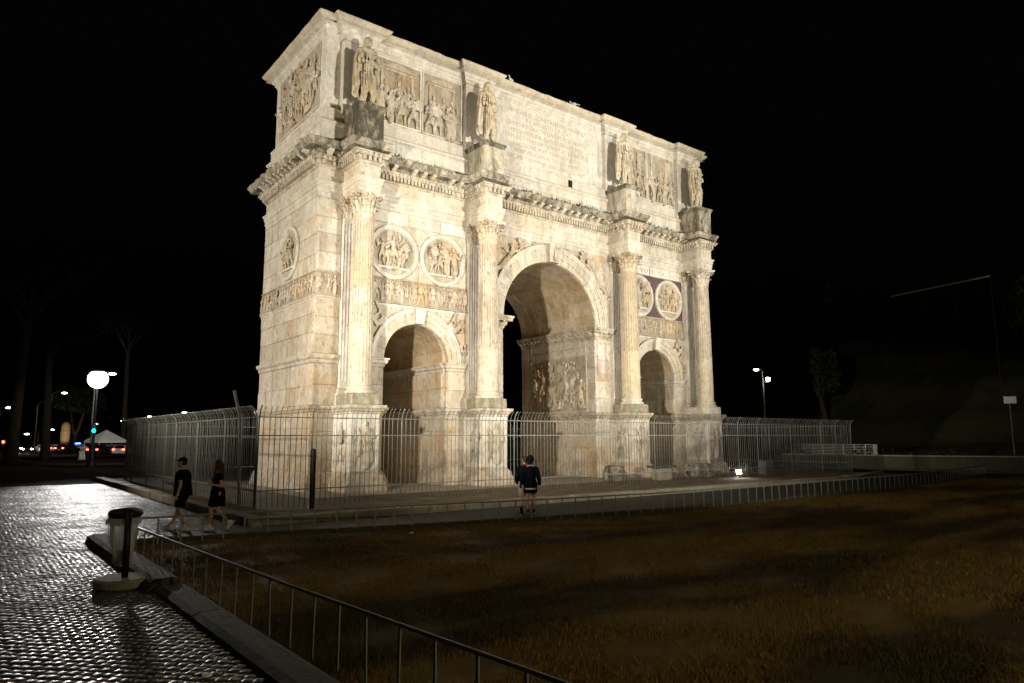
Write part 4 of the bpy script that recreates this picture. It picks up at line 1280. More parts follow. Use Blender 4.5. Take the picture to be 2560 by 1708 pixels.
def bag_mat():
    m, nt, p = mat_new('clear_bag')
    nt.nodes.remove(p)
    t = N(nt, 'ShaderNodeBsdfTransparent'); t.inputs[0].default_value = (.85, .85, .82, 1)
    d = N(nt, 'ShaderNodeBsdfDiffuse'); d.inputs[0].default_value = (.75, .72, .66, 1)
    gl = N(nt, 'ShaderNodeBsdfGlossy'); gl.inputs['Roughness'].default_value = .25; gl.inputs[0].default_value = (.8, .8, .78, 1)
    tr = N(nt, 'ShaderNodeBsdfTranslucent'); tr.inputs[0].default_value = (.6, .58, .52, 1)
    m1 = N(nt, 'ShaderNodeMixShader'); m1.inputs[0].default_value = .5
    nt.links.new(d.outputs[0], m1.inputs[1]); nt.links.new(tr.outputs[0], m1.inputs[2])
    m2 = N(nt, 'ShaderNodeMixShader'); m2.inputs[0].default_value = .12
    nt.links.new(m1.outputs[0], m2.inputs[1]); nt.links.new(gl.outputs[0], m2.inputs[2])
    m3 = N(nt, 'ShaderNodeMixShader')
    nt.links.new(ramp(nt, noise(nt, coords(nt, (3, 3, .6), False), 4, 4), [(.3, (.45, .45, .45)), (.7, (.9, .9, .9))]), m3.inputs[0])
    nt.links.new(t.outputs[0], m3.inputs[1]); nt.links.new(m2.outputs[0], m3.inputs[2])
    nt.links.new(m3.outputs[0], nt.nodes['Material Output'].inputs[0])
    return m
M['bag'] = bag_mat()
bg_ = MB(); rings = []
for t in np.linspace(0, 1, 14):
    z = 1.07 - .78 * t; r0 = (.215 - .095 * t ** .8) if t < .93 else .09
    rings.append([((r0 + .014 * math.sin(7 * a + 3 * t) + .008 * math.sin(17 * a - 5 * t)) * math.cos(a), .22 + (r0 + .014 * math.sin(7 * a + 3 * t)) * math.sin(a), z) for a in np.linspace(0, 2 * math.pi, 37)[:-1]])
bag = obj('bag', bg_.rings(rings, cap=False), M['bag'], binr, smooth=True)
rings = []
for t, dr in ((0, .22), (.35, .24), (.7, .25), (1, .235)):
    rings.append([((dr + .02 * math.sin(9 * a) * t) * math.cos(a), .22 + (dr + .02 * math.sin(9 * a) * t) * math.sin(a), 1.075 - .13 * t - .03 * math.sin(5 * a) * t) for a in np.linspace(0, 2 * math.pi, 37)[:-1]])
obj('bag_collar', MB().rings(rings, cap=False), M['bag'], binr, smooth=True)
tr_ = MB()
for k in range(9):
    tr_.ell((rnd.uniform(-.06, .06), .22 + rnd.uniform(-.06, .06), .36 + .035 * k * rnd.uniform(.4, 1)), (rnd.uniform(.04, .08), rnd.uniform(.04, .08), rnd.uniform(.03, .07)), 8)
obj('rubbish', blob(tr_, .015, 1), plain('rubbish', (.22, .12, .07), .8, 0, .2, .6, 8), binr)

# ================================================================== SMALL THINGS ROUND THE FENCE
b0 = pixz(778, 1284, G)
bo = tag(empty('bollard', (b0.x, b0.y, G)), 'tall round black bollard before the front fence', 'bollard')
obj('shaft', MB().lathe([(.105, .0), (.105, .06), (.085, .08), (.085, 1.86), (.08, 1.91), (.06, 1.95), (.0001, 1.97)], 20), M['black'], bo, smooth=True)
obj('collar', MB().lathe([(.095, 1.70), (.1, 1.71), (.1, 1.76), (.095, 1.77)], 20), M['black'], bo, smooth=True)
q = pixz(752, 1281, G + .01)
pb = tag(empty('plastic_bottle', (q.x, q.y, G)), 'small clear plastic bottle left on the pavement near the bollard', 'bottle')
obj('bottle_body', MB().lathe([(.03, 0), (.034, .01), (.034, .15), (.028, .18), (.013, .21), (.013, .23)], 12), M['bag'], pb, smooth=True)
obj('cap', MB().lathe([(.015, .228), (.015, .245), (.0001, .246)], 10), M['white'], pb)
for u_, v_, l_ in ((993, 1270, 'crumpled white paper scrap on the forecourt kerb'), (1029, 1334, 'crumpled white paper scrap on the lawn by the pavement edging'), (966, 1301, 'flattened white paper wrapper on the pavement below the fence'), (520, 1692, 'white paper scrap lying on the cobbles')):
    q = pixz(u_, v_, G if v_ > 1275 else .0)
    mb = MB()
    for k in range(4):
        mb.ell((rnd.uniform(-.03, .03), rnd.uniform(-.03, .03), .02), (rnd.uniform(.03, .06), rnd.uniform(.02, .05), .018), 7)
    tag(obj('paper_scrap', blob(mb, .012, 0), M['white'], None, (q.x, q.y, q.z)), l_, 'litter')
for u_, v_, l_ in ((300, 1700, ''),): pass
# rocks at the kerb corner
for k, (u_, v_, s_, l_) in enumerate(((690, 1306, .5, 'low rough stone lying at the kerb corner below the fence'), (640, 1318, .36, 'small rounded stone at the kerb corner beside the walking woman'))):
    q = pixz(u_, v_, G); mb = MB()
    for j in range(5):
        mb.ell((rnd.uniform(-.3, .3) * s_, rnd.uniform(-.2, .2) * s_, .08 * s_), (rnd.uniform(.3, .6) * s_, rnd.uniform(.25, .45) * s_, rnd.uniform(.2, .32) * s_), 9)
    tag(obj('stone', blob(mb, .035, 1), M['kerb'], None, (q.x, q.y, G - .02)), l_, 'stone')
# stone slab on a block, blocks, board, box and floodlight inside the fence
sb = tag(empty('stone_table', (4.0, -3.9, -.09)), 'flat dark slab resting on a pale stone block inside the fence', 'stone table')
obj('slab', MB().bbox(-.75, .75, -.4, .4, .62, .74, .03), M['kerb_lawn'], sb)
obj('block', MB().bbox(-.45, .45, -.3, .3, 0, .62, .04), M['kerb'], sb)
for i, (x, y, w, d, h, l_) in enumerate(((1.2, -3.3, .55, .4, .8, 'dark weathered stone block before the central passage'), (7.4, -3.6, .8, .5, .75, 'squat stone block in front of the porphyry bay pedestal'), (10.6, -4.2, .45, .45, .5, 'small square stone block near the ground floodlight'))):
    ob = tag(empty('stone_block', (x, y, -.09)), l_, 'stone block'); mb = MB()
    for k in range(7):
        mb.ell((rnd.uniform(-.1, .1), rnd.uniform(-.1, .1), h * .5), (.01, .01, .01), 6)
    obj('block', blob(MB().bbox(-w, w, -d, d, 0, h * .6, .08).bbox(-w * .9, w * .8, -d * .85, d * .9, h * .4, h, .08), .06, 2, lambda co: .02 * np.sin(co[:, 0] * 9 + co[:, 2] * 11)), M['crust'], ob)
bx = tag(empty('switch_cabinet', (11.6, -5.0, -.09)), 'dark grey switch cabinet inside the fence beside the ground floodlight', 'cabinet')
obj('cabinet', MB().bbox(-.42, .42, -.22, .22, .05, .86, .02), M['iron_dark'], bx)
obj('door', MB().bbox(-.38, .38, -.24, -.21, .1, .8, .01), M['iron_dark'], bx)
obj('handle', MB().bbox(.25, .29, -.26, -.235, .4, .52, .005), M['black'], bx)
nb_ = tag(empty('notice_board', (17.5, 1.2, -.09)), 'tall pale notice board standing behind the fence beyond the arch', 'sign')
obj('panel', MB().bbox(-.42, .42, -.03, .03, .5, 2.15, .01), plain('board', (.5, .45, .28), .6), nb_, (0, 0, 0), (0, 0, R(-20)))
for s in (-1, 1): obj('leg', MB().tube((s * .34, .03, 0), (s * .34, .03, 2.1), .03), M['iron_dark'], nb_, (0, 0, 0), (0, 0, R(-20)))
obj('crossbar', MB().bbox(-.42, .42, -.045, -.028, 1.28, 1.34, .005), M['iron_dark'], nb_, (0, 0, 0), (0, 0, R(-20)))
def spot(parent, loc, target, power, angle, blend=.5, size=.25, colr=FLOOD_COL, name='lamp'):
    l = bpy.data.lights.new(name, 'SPOT'); l.energy = power; l.spot_size = R(angle); l.spot_blend = blend; l.shadow_soft_size = size; l.color = colr
    o = bpy.data.objects.new(name, l); col.objects.link(o)
    if parent is not None:
        o.parent = parent
        rz_ = Matrix.Rotation(-parent.rotation_euler.z, 3, 'Z')
        o.location = rz_ @ (Vector(loc) - parent.location)
        d = rz_ @ (Vector(target) - Vector(loc))
    else:
        o.location = loc; d = Vector(target) - Vector(loc)
    o.rotation_euler = d.to_track_quat('-Z', 'Y').to_euler()
    return o
gf = tag(empty('ground_floodlight', (9.0, -5.0, -.09)), 'small bright floodlight on the ground inside the fence', 'floodlight')
yk = pix(1889, 1193, 30) - Vector((9, -5, .2)); hd_ = Vector((-.75, -.66, .12)).normalized()
def flood_head(parent, p, d, w, h, lens, name='lamp_head'):
    d = Vector(d).normalized(); q = d.to_track_quat('-Y', 'Z').to_matrix().to_4x4()
    o = obj(name, MB().bbox(-w / 2, w / 2, 0, h * .55, -h / 2, h / 2, .02), M['iron_dark'], parent)
    o.matrix_local = Matrix.Translation(p) @ q
    k = obj('lens', MB().bbox(-w / 2 * .86, w / 2 * .86, -.02, .01, -h / 2 * .84, h / 2 * .84, .008), lens, o)
    return o
M['ground_lens'] = emit('ground_lens', (1, .93, .82), 90)
flood_head(gf, (0, 0, .28), hd_, .34, .24, M['ground_lens'])
obj('bracket', MB().bbox(-.2, .2, -.03, .1, 0, .05, .01).bbox(-.2, -.17, 0, .05, .04, .3, .005).bbox(.17, .2, 0, .05, .04, .3, .005), M['iron_dark'], gf)
spot(gf, Vector((9, -5, .19)) + hd_ * .25, Vector((9, -5, .19)) + hd_ * 5, P_GROUND, 120, .8, .1)
# ================================================================== PEOPLE (local: forward +x, left +y)
def cone(mb, p0, p1, r0, r1, n=16, sc=(1, 1)):
    """flat-ended limb cover, for sleeves, hems and skirts"""
    d, u, w = mb.frame(p0, p1)
    return mb.rings([[tuple(Vector(p) - (u * math.cos(2 * math.pi * i / n) * sc[0] + w * math.sin(2 * math.pi * i / n) * sc[1]) * r) for i in range(n)][::-1] for p, r in ((p0, r0), (p1, r1))])
def hand(mb, wrist, d, palm_n, k=1.0):
    """palm, four fingers and a thumb; d points along the fingers"""
    d = Vector(d).normalized(); nn = Vector(palm_n).normalized(); s = d.cross(nn).normalized()
    w = Vector(wrist)
    mb.caps(w, w + d * .075 * k, .026, .034, 8, (1, .75))
    for i, (o_, L) in enumerate(((-.028, .06), (-.010, .075), (.010, .07), (.027, .055))):
        b = w + d * .085 * k + s * o_; m1 = b + (d * .8 + nn * .35).normalized() * L * .55; m2 = m1 + (d * .5 + nn * .8).normalized() * L * .5
        mb.caps(b - d * .02, m1, .0095, .009, 6); mb.caps(m1, m2, .009, .0075, 6)
    t0 = w + d * .03 - s * .028; t1 = t0 + (d * .6 - s * .6 + nn * .4).normalized() * .045; t2 = t1 + (d * .9 + nn * .4).normalized() * .03
    mb.caps(t0, t1, .012, .010, 6); mb.caps(t1, t2, .010, .008, 6)
    return w + d * .1 * k + nn * .03
def person(name, label, loc, heading, J, H=1.78, girth=1.0, head_yaw=0, voxel=.0085):
    """J: joints in metres for a body of height 1.78; builds one continuous skin mesh"""
    root = tag(empty(name, loc, heading), label, 'person')
    k = H / 1.78; root.scale = (k, k, k)
    mb = MB(); g = girth
    V3 = Vector
    # trunk
    mb.caps((0, 0, .95), (J.get('lean', 0), 0, 1.2), .135 * g, .13 * g, 14, (.8, 1.1) if False else (1, 1)); mb.caps((J.get('lean', 0), 0, 1.2), (J.get('lean', 0), 0, 1.36), .13 * g, .125 * g, 14)
    mb.caps((J.get('lean', 0), -.14 * g, 1.41), (J.get('lean', 0), .14 * g, 1.41), .062, .062)
    hl = J.get('lean', 0)
    mb.caps((hl, 0, 1.42), (hl + .015, 0, 1.56), .06, .056)
    # head
    Rz = Matrix.Rotation(head_yaw, 3, 'Z'); hc = V3((hl + .03, 0, 1.66))
    def hp(x, y, z): return hc + Rz @ V3((x, y, z))
    mb.ell(hp(-.005, 0, .025), (.098, .078, .098), 16, Rz); mb.ell(hp(.035, 0, -.035), (.062, .058, .075), 14, Rz); mb.ell(hp(.055, 0, -.085), (.034, .036, .026), 10, Rz)
    mb.caps(hp(.095, 0, .01), hp(.115, 0, -.028), .010, .015, 8); mb.ell(hp(.088, 0, -.062), (.014, .026, .010), 8, Rz)
    mb.ell(hp(.083, 0, .03), (.018, .045, .010), 8, Rz)
    for s in (-1, 1):
        mb.ell(hp(-.005, s * .08, -.005), (.02, .010, .03), 8, Rz)
    # limbs
    for s, kx in ((-1, 'r'), (1, 'l')):
        sh = V3((hl, s * .175 * g, 1.40)); el = V3(J['el_' + kx]); wr = V3(J['wr_' + kx])
        mb.caps(sh, el, .05, .041); mb.caps(el, el.lerp(wr, .35), .041, .040); mb.caps(el.lerp(wr, .35), wr, .040, .027)
        d = (wr - el).normalized() if ('hd_' + kx) not in J else V3(J['hd_' + kx])
        J['grip_' + kx] = hand(mb, wr, d, J.get('pn_' + kx, (.3, -s * 1, 0)))
        hip = V3((0, s * .088, .93)); kn = V3(J['kn_' + kx]); an = V3(J['an_' + kx])
        mb.caps(hip, kn, .088 * g, .055); mb.caps(kn, kn.lerp(an, .35) + V3((-.018, 0, 0)), .054, .054); mb.caps(kn.lerp(an, .35) + V3((-.018, 0, 0)), an, .052, .034)
        ft = V3(J.get('ft_' + kx, (1, 0, -.35))).normalized()
        mb.caps(an, an + ft * .13, .036, .03, 8)
    sk = blob(mb, voxel, 3); sk.materials.append(M['skin'])
    body_ = obj('body', sk, None, root)
    return root, J, (hp, Rz, hl)
def cloth(root, name, build, mat, voxel=.012, smooth=3, fold=None):
    mb = MB(); build(mb)
    return obj(name, blob(mb, voxel, smooth, fold), mat, root)
def shoe(root, an, ft, mat, sole):
    an = Vector(an); f = Vector(ft).normalized(); side = Vector((0, 0, 1)).cross(f).normalized(); upv = f.cross(side)
    mb = MB()
    hl_ = an - upv * .045 - f * .045
    mb.caps(hl_, hl_ + f * .2, .048, .042, 10, (1, 1)); mb.caps(an + upv * .02, an - upv * .03, .05, .055); mb.caps(an - upv * .03, hl_ + f * .17 + upv * .01, .045, .035)
    o = obj('shoe', blob(mb, .012, 2), mat, root)
    sm = MB(); ring = []
    for t in range(20):
        a = 2 * math.pi * t / 20; q = hl_ + f * (.08 + .165 * math.cos(a)) + side * (.05 * math.sin(a)) - upv * .035
        ring.append(q)
    sm.rings([[tuple(p - upv * .028) for p in ring], [tuple(p) for p in ring]])
    obj('sole', sm, sole, o)
def torso_top(J, hl, g=1.0, hem=.86, sleeve=.55, loose=.022):
    def b(mb):
        cone(mb, (0, 0, hem), (hl * .5, 0, 1.12), .165 * g + loose, .15 * g + loose, 20, (.88, 1.12)); mb.caps((hl * .5, 0, 1.1), (hl, 0, 1.33), .145 * g + loose, .14 * g + loose, 18, (.9, 1.15))
        mb.caps((hl, -.15 * g, 1.405), (hl, .15 * g, 1.405), .066 + loose * .6, .066 + loose * .6)
        for s, kx in ((-1, 'r'), (1, 'l')):
            sh = Vector((hl, s * .175 * g, 1.40)); el = Vector(J['el_' + kx]); wr = Vector(J['wr_' + kx])
            if sleeve <= 1:
                cone(mb, sh, sh.lerp(el, sleeve), .062 + loose * .6, .058 + loose)
            else:
                mb.caps(sh, el, .062 + loose * .5, .052 + loose * .6); cone(mb, el, el.lerp(wr, sleeve - 1), .052 + loose * .6, .042 + loose * .4)
                mb.ell(el, (.055 + loose * .5,) * 3)
    return b
def shorts(J, g=1.0, waist=1.02, frac=.72, loose=.025):
    def b(mb):
        cone(mb, (0, 0, waist), (0, 0, .84), .155 * g + loose, .165 * g + loose, 20, (.9, 1.12))
        for s, kx in ((-1, 'r'), (1, 'l')):
            hip = Vector((0, s * .088, .92)); kn = Vector(J['kn_' + kx])
            cone(mb, hip, hip.lerp(kn, frac), .098 * g + loose, .078 * g + loose * 1.2)
            mb.ell(hip, (.1 * g + loose,) * 3)
    return b
wrinkle = lambda co: .004 * np.sin(co[:, 2] * 60 + 5 * np.sin(co[:, 0] * 25)) * np.sin(co[:, 1] * 40 + co[:, 2] * 30)
WHITE = M['cloth_white']
# -- man in black walking left, phone held ahead
mp = pixz(452, 1325, G)
J = dict(el_l=(-.03, .25, 1.12), wr_l=(.03, .27, .86), hd_l=(.25, 0, -1), pn_l=(.5, -1, 0), el_r=(.08, -.23, 1.13), wr_r=(.34, -.2, 1.12), hd_r=(1, .1, .05), pn_r=(0, .6, .8),
         kn_l=(.10, .10, .50), an_l=(.0, .10, .09), kn_r=(.12, -.1, .51), an_r=(.30, -.10, .10), ft_l=(1, 0, -.2), ft_r=(1, 0, -.15), lean=.02)
J['an_l'] = (-.12, .10, .09); J['kn_l'] = (.02, .10, .50)
man, J, (hp, Rz, hl) = person('person', 'person in black cap, T-shirt and shorts with white shoes, holding a phone ahead', mp, R(146), J, 1.80, 1.05)
cloth(man, 'tshirt', torso_top(J, hl, 1.05, .84, .62, .026), M['cloth_black'], fold=wrinkle)
cloth(man, 'shorts', shorts(J, 1.05, 1.0, .86, .035), M['cloth_black'], fold=wrinkle)
capm = MB(); capm.ell(hp(-.01, 0, .055), (.108, .088, .085), 16, Rz); capm.caps(hp(.07, -.05, .055), hp(.07, .05, .055), .03, .03)
cp = obj('cap', blob(capm, .010, 2), M['cloth_black'], man)
vz = MB(); vz.ell(hp(.13, 0, .05), (.085, .075, .012), 14, Rz); obj('visor', vz, M['cloth_black'], cp)
hb = MB(); hb.ell(hp(-.03, 0, -.02), (.082, .08, .06), 14, Rz); obj('hair', blob(hb, .012, 1), M['hair_dark'], man)
bd = MB(); bd.ell(hp(.05, 0, -.085), (.048, .05, .035), 12, Rz); obj('beard', blob(bd, .010, 1), M['hair_dark'], man)
for s in 'lr': shoe(man, J['an_' + s], J['ft_' + s], WHITE, WHITE)
gp_ = J['grip_r']; obj('phone', MB().bbox(-.03, .12, -.036, .036, -.005, .005, .003), M['black'], man, gp_ + Vector((.0, .0, .01)), (0, R(-12), 0))
w_ = Vector(J['wr_l']); wt = MB(); wt.lathe([(.034, -.014), (.038, -.01), (.038, .01), (.034, .014)], 16); obj('wristwatch', wt, plain('steel', (.6, .6, .6), .3, .8), man, w_ + Vector((0, 0, .02)))
# -- woman in a short black dress
wp = pixz(541, 1325, G)
J = dict(el_l=(-.02, .27, 1.12), wr_l=(.20, .17, 1.16), hd_l=(.6, -.6, .35), pn_l=(0, -.5, .8), el_r=(-.10, -.25, 1.13), wr_r=(-.07, -.31, .88), hd_r=(.2, -.1, -1), pn_r=(.3, 1, 0),
         kn_r=(.14, -.09, .52), an_r=(.17, -.09, .09), kn_l=(.02, .09, .50), an_l=(-.26, .09, .19), ft_r=(1, 0, -.12), ft_l=(.8, 0, -1), lean=.02)
wom, J, (hp, Rz, hl) = person('person', 'person with long hair in a short black dress and white trainers, one hand raised', wp, R(178), J, 1.74, .86, R(-28))
def dress(mb):
    cone(mb, (.02, 0, .60), (.01, 0, .95), .205, .175, 22, (.88, 1.05)); cone(mb, (.01, 0, .94), (hl, 0, 1.14), .172, .128, 22, (.9, 1.08)); mb.caps((hl, 0, 1.12), (hl, 0, 1.31), .128, .135, 18, (.95, 1.06))
    mb.caps((hl, -.13, 1.40), (hl, .13, 1.40), .068, .068); mb.ell((hl + .07, 0, 1.26), (.09, .14, .08))
    for s, kx in ((-1, 'r'), (1, 'l')):
        sh = Vector((hl, s * .15, 1.40)); el = Vector(J['el_' + kx]); cone(mb, sh, sh.lerp(el, .5), .066, .064)
cloth(wom, 'dress', dress, M['cloth_black'], fold=wrinkle)
hm = MB()
hm.ell(hp(-.025, 0, .04), (.105, .092, .105), 16, Rz)
for s in (-1, 1):
    hm.caps(hp(-.02, s * .075, .02), hp(.02, s * .095, -.2), .04, .036); hm.caps(hp(.02, s * .095, -.2), hp(.07, s * .10, -.47), .038, .022)
hm.caps(hp(-.08, 0, .0), hp(-.11, 0, -.38), .075, .07)
obj('hair', blob(hm, .012, 2, lambda co: .004 * np.sin(co[:, 1] * 160 + co[:, 0] * 90)), M['hair_brown'], wom)
for s in 'lr': shoe(wom, J['an_' + s], J['ft_' + s], WHITE, WHITE)
obj('held_snack', MB().bbox(-.03, .03, -.02, .02, -.05, .06, .008), plain('snack', (.5, .33, .08), .7), wom, J['grip_l'] + Vector((0, 0, .02)), (.3, .4, 0))
# -- pair walking away along the pavement
cp_ = pixz(1327, 1285, G)
J = dict(el_l=(-.08, .245, 1.12), wr_l=(.04, .25, .90), hd_l=(.25, 0, -1), pn_l=(.3, -1, 0), el_r=(-.10, -.26, 1.12), wr_r=(.02, -.28, .88), hd_r=(.3, 0, -1), pn_r=(.3, 1, 0),
         kn_l=(.04, .10, .49), an_l=(-.14, .10, .10), kn_r=(.20, -.1, .52), an_r=(.22, -.10, .09), ft_l=(1, 0, -.35), ft_r=(1, 0, -.1), lean=.02)
p3, J, (hp, Rz, hl) = person('person', 'person with bushy dark hair in navy sweatshirt and black shorts, walking away', cp_, R(52), dict(J), 1.70, 1.0, R(-20))
cloth(p3, 'sweatshirt', torso_top(J, hl, 1.06, .80, 1.9, .035), M['cloth_navy'], fold=wrinkle)
cloth(p3, 'shorts', shorts(J, 1.05, .95, .62, .03), M['cloth_black'], fold=wrinkle)
cloth(p3, 'shirt_hem', lambda mb: cone(mb, (0, 0, .765), (0, 0, .81), .205, .205, 20, (.9, 1.12)), M['cloth_white'])
cloth(p3, 'collar', lambda mb: mb.caps((hl - .04, -.08, 1.47), (hl - .04, .08, 1.47), .045, .045), M['cloth_grey'])
hm = MB()
for k in range(26):
    a = rnd.uniform(0, 6.28); b = rnd.uniform(-.5, 1.4); r_ = .085
    hm.ell(hp(-.03 + r_ * 1.1 * math.cos(a) * math.cos(b) * .9, r_ * 1.1 * math.sin(a) * math.cos(b), .05 + r_ * math.sin(b)), (.05, .05, .05), 8)
hm.ell(hp(-.03, 0, .03), (.12, .115, .12)); hm.ell(hp(-.07, 0, -.06), (.07, .09, .08))
obj('hair', blob(hm, .012, 1), M['hair_dark'], p3)
for s in 'lr': shoe(p3, J['an_' + s], J['ft_' + s], M['black'], M['cloth_white'])
off = Vector((-rt.x, -rt.y, 0)) * .17 + Vector((fw.x, fw.y, 0)).normalized() * .45
J2 = dict(el_l=(-.10, .245, 1.12), wr_l=(.02, .25, .90), hd_l=(.25, 0, -1), pn_l=(.3, -1, 0), el_r=(-.04, -.24, 1.12), wr_r=(.08, -.25, .90), hd_r=(.3, 0, -1), pn_r=(.3, 1, 0),
          kn_l=(.06, .10, .49), an_l=(-.24, .10, .17), kn_r=(.18, -.1, .52), an_r=(.20, -.10, .09), ft_l=(.8, 0, -.9), ft_r=(1, 0, -.1), lean=.03)
p4, J2, (hp, Rz, hl) = person('person', 'person in navy jacket with orange collar and pale shorts, walking away', cp_ + off, R(50), J2, 1.70, 1.04, R(25))
cloth(p4, 'jacket', torso_top(J2, hl, 1.06, .78, 1.9, .04), M['cloth_navy'], fold=wrinkle)
cloth(p4, 'shorts', shorts(J2, 1.05, .95, .92, .03), M['cloth_light'], fold=wrinkle)
cloth(p4, 'scarf', lambda mb: (mb.caps((hl - .04, -.05, 1.50), (hl - .04, .06, 1.51), .045, .04), mb.caps((hl + .03, .06, 1.5), (hl + .05, -.05, 1.49), .04, .04)), M['cloth_orange'])
hm = MB(); hm.ell(hp(-.025, 0, .045), (.108, .092, .095), 14, Rz); hm.ell(hp(-.05, 0, -.03), (.07, .08, .07), 12, Rz)
obj('hair', blob(hm, .012, 1), M['hair_brown'], p4)
for s in 'lr': shoe(p4, J2['an_' + s], J2['ft_' + s], M['black'], M['black'])

# ================================================================== LAMPS
mastA = tag(empty('floodlight_mast', (-26.1, -16.2, G)), 'floodlight mast beside the cobbled road, aimed at the arch', 'floodlight')
def mast(root, h, aim, heads):
    obj('pole', MB().lathe([(.14, 0), (.14, .3), (.09, .32), (.07, h)], 14), M['iron_dark'], root, smooth=True)
    d = Vector(aim) - root.location; d.z = 0; d.normalize(); s = Vector((d.y, -d.x, 0))
    cb = MB(); cb.tube(s * -.9 + Vector((0, 0, h)), s * .9 + Vector((0, 0, h)), .05, .05, 8); obj('crossbar', cb, M['iron_dark'], root)
    for x in heads:
        flood_head(root, s * x + Vector((0, 0, h + .25)) + d * .1, (Vector(aim) - root.location - Vector((0, 0, h))), .5, .4, M['flood_lens'])
ZA, ZB = 6.2, 5.6
mast(mastA, ZA, (-4, 0, 12), (-.6, 0, .6))
mastB = tag(empty('floodlight_mast', (1.0, -48.0, G)), 'floodlight mast across the lawn, facing the inscription side of the arch', 'floodlight')
mast(mastB, ZB, (0, 0, 13.5), (-.5, .5))
dA = (Vector((-4, 0, 12)) - Vector((-26.1, -16.2, ZA))).normalized()
spot(mastA, Vector((-26.1, -16.2, ZA + .1)) + dA * .45, (2, 0, 8), P_MAST_A, 58, .8, .3)
mastD = tag(empty('floodlight_mast', (-42.0, -5.0, G)), 'floodlight mast across the cobbled road, aimed at the carved flank', 'floodlight')
mast(mastD, 7.0, (-13.2, 3.3, 11), (-.5, .5))
spot(mastD, Vector((-42.0, -5.0, 7.1)) + (Vector((-13.2, 3.3, 11)) - Vector((-42, -5, 7))).normalized() * .45, (-13.2, 3.3, 10.8), P_MAST_D, 54, .7, .3)
dB = (Vector((0, 0, 13.5)) - Vector((1.0, -48.0, ZB))).normalized()
spot(mastB, Vector((1.0, -48.0, ZB + .1)) + dB * .45, (-1, 0, 14.2), P_MAST_B, 44, .8, 1.1, (1.0, .94, .82))
mastC = tag(empty('floodlight_mast', (22.0, -41.0, G)), 'floodlight mast across the lawn, facing the porphyry bay of the arch', 'floodlight')
mast(mastC, ZB, (4, 0, 13), (-.5, .5))
spot(mastC, Vector((22.0, -41.0, ZB + .1)) + (Vector((4, 0, 13)) - Vector((22, -41, ZB))).normalized() * .45, (2, 0, 14.2), P_MAST_B * .40, 44, .8, 1.1, (1.0, .94, .82))
def point(parent, loc, power, size, colr, name='lamp'):
    l = bpy.data.lights.new(name, 'POINT'); l.energy = power; l.shadow_soft_size = size; l.color = colr
    o = bpy.data.objects.new(name, l); col.objects.link(o); o.parent = parent; o.location = loc
    return o
# small warm uplights on the floor of the three passages
for x_, l_, tx_ in ((-2.7, 'small uplight on the floor of the central passage', 3.0), (-9.5, 'small uplight on the floor of the side passage next to the carved flank', -6.8), (7.0, 'small uplight on the floor of the porphyry-bay passage', 9.6)):
    ul = tag(empty('uplight', (x_, 2.7, -.075)), l_, 'floodlight')
    flood_head(ul, (0, 0, .2), (tx_ - x_, .8, 5 if x_ == -2.7 else 3), .3, .22, M['flood_lens'])
    obj('bracket', MB().bbox(-.17, .17, -.03, .1, 0, .05, .01).bbox(-.17, -.14, 0, .05, .04, .25, .005).bbox(.14, .17, 0, .05, .04, .25, .005), M['iron_dark'], ul)
    spot(ul, (x_ + .15, 2.75, .4), (tx_, 3.6, 6.5 if x_ == -2.7 else 4.5), 130 if x_ == -2.7 else 45, 130, .6, .12, (1, .72, .4))
# street lamps
def street_lamp(label, head, rz=0, mat=None, arm=1.3, big=1.0, group=None):
    """head: world position of the luminous head"""
    base = Vector((head.x, head.y, G)); h = head.z - G
    root = tag(empty('street_lamp', base, rz), label, 'street lamp', group)
    pole = MB().lathe([(.13, 0), (.13, .5), (.08, .55), (.05, h - .3)], 10)
    obj('pole', pole, M['iron_dark'], root, (arm, 0, 0), smooth=True)
    obj('arm', MB().path([(arm, 0, h - .4), (arm * .9, 0, h - .05), (arm * .6, 0, h + .1), (.1, 0, h + .1)], .04, 6), M['iron_dark'], root)
    hd = MB(); hd.bbox(-.35 * big, .35 * big, -.16 * big, .16 * big, .0, .12, .03); obj('lamp_head', hd, M['iron_dark'], root, (0, 0, h))
    ln = MB(); ln.ell((0, 0, 0), (.32 * big, .2 * big, .12 * big), 12); obj('luminaire', ln, mat or M['lamp_far'], root, (0, 0, h - .02))
    return root
ml = pix(245, 948, 62)
mlr = tag(empty('street_lamp', (ml.x, ml.y, G)), 'dazzling white street lamp beyond the cobbled road', 'street lamp')
hh = ml.z - G
obj('pole', MB().lathe([(.28, 0), (.3, .3), (.24, .35), (.2, 1.6), (.1, 1.75), (.07, hh - .3)], 14), M['black'], mlr, smooth=True)
M['lamp_main'] = emit('lamp_main', (1, .98, .94), 7)
spot(mlr, (ml.x - .2, ml.y - 1.2, ml.z - .2), (-23.0, -27.0, 2.6), P_STREET, 31, .9, .7, (1, .97, .92))
lh = obj('lamp_head', MB().lathe([(.5, .62), (.52, .66), (.3, .84), (.05, .9)], 20), M['iron_dark'], mlr, (0, 0, hh), smooth=True)
obj('luminaire', MB().lathe([(.05, -.82), (.32, -.76), (.6, -.56), (.77, -.28), (.82, 0), (.77, .28), (.6, .56), (.48, .64)], 24), M['lamp_main'], lh, smooth=True)
GL = 'street lamps along the road behind'
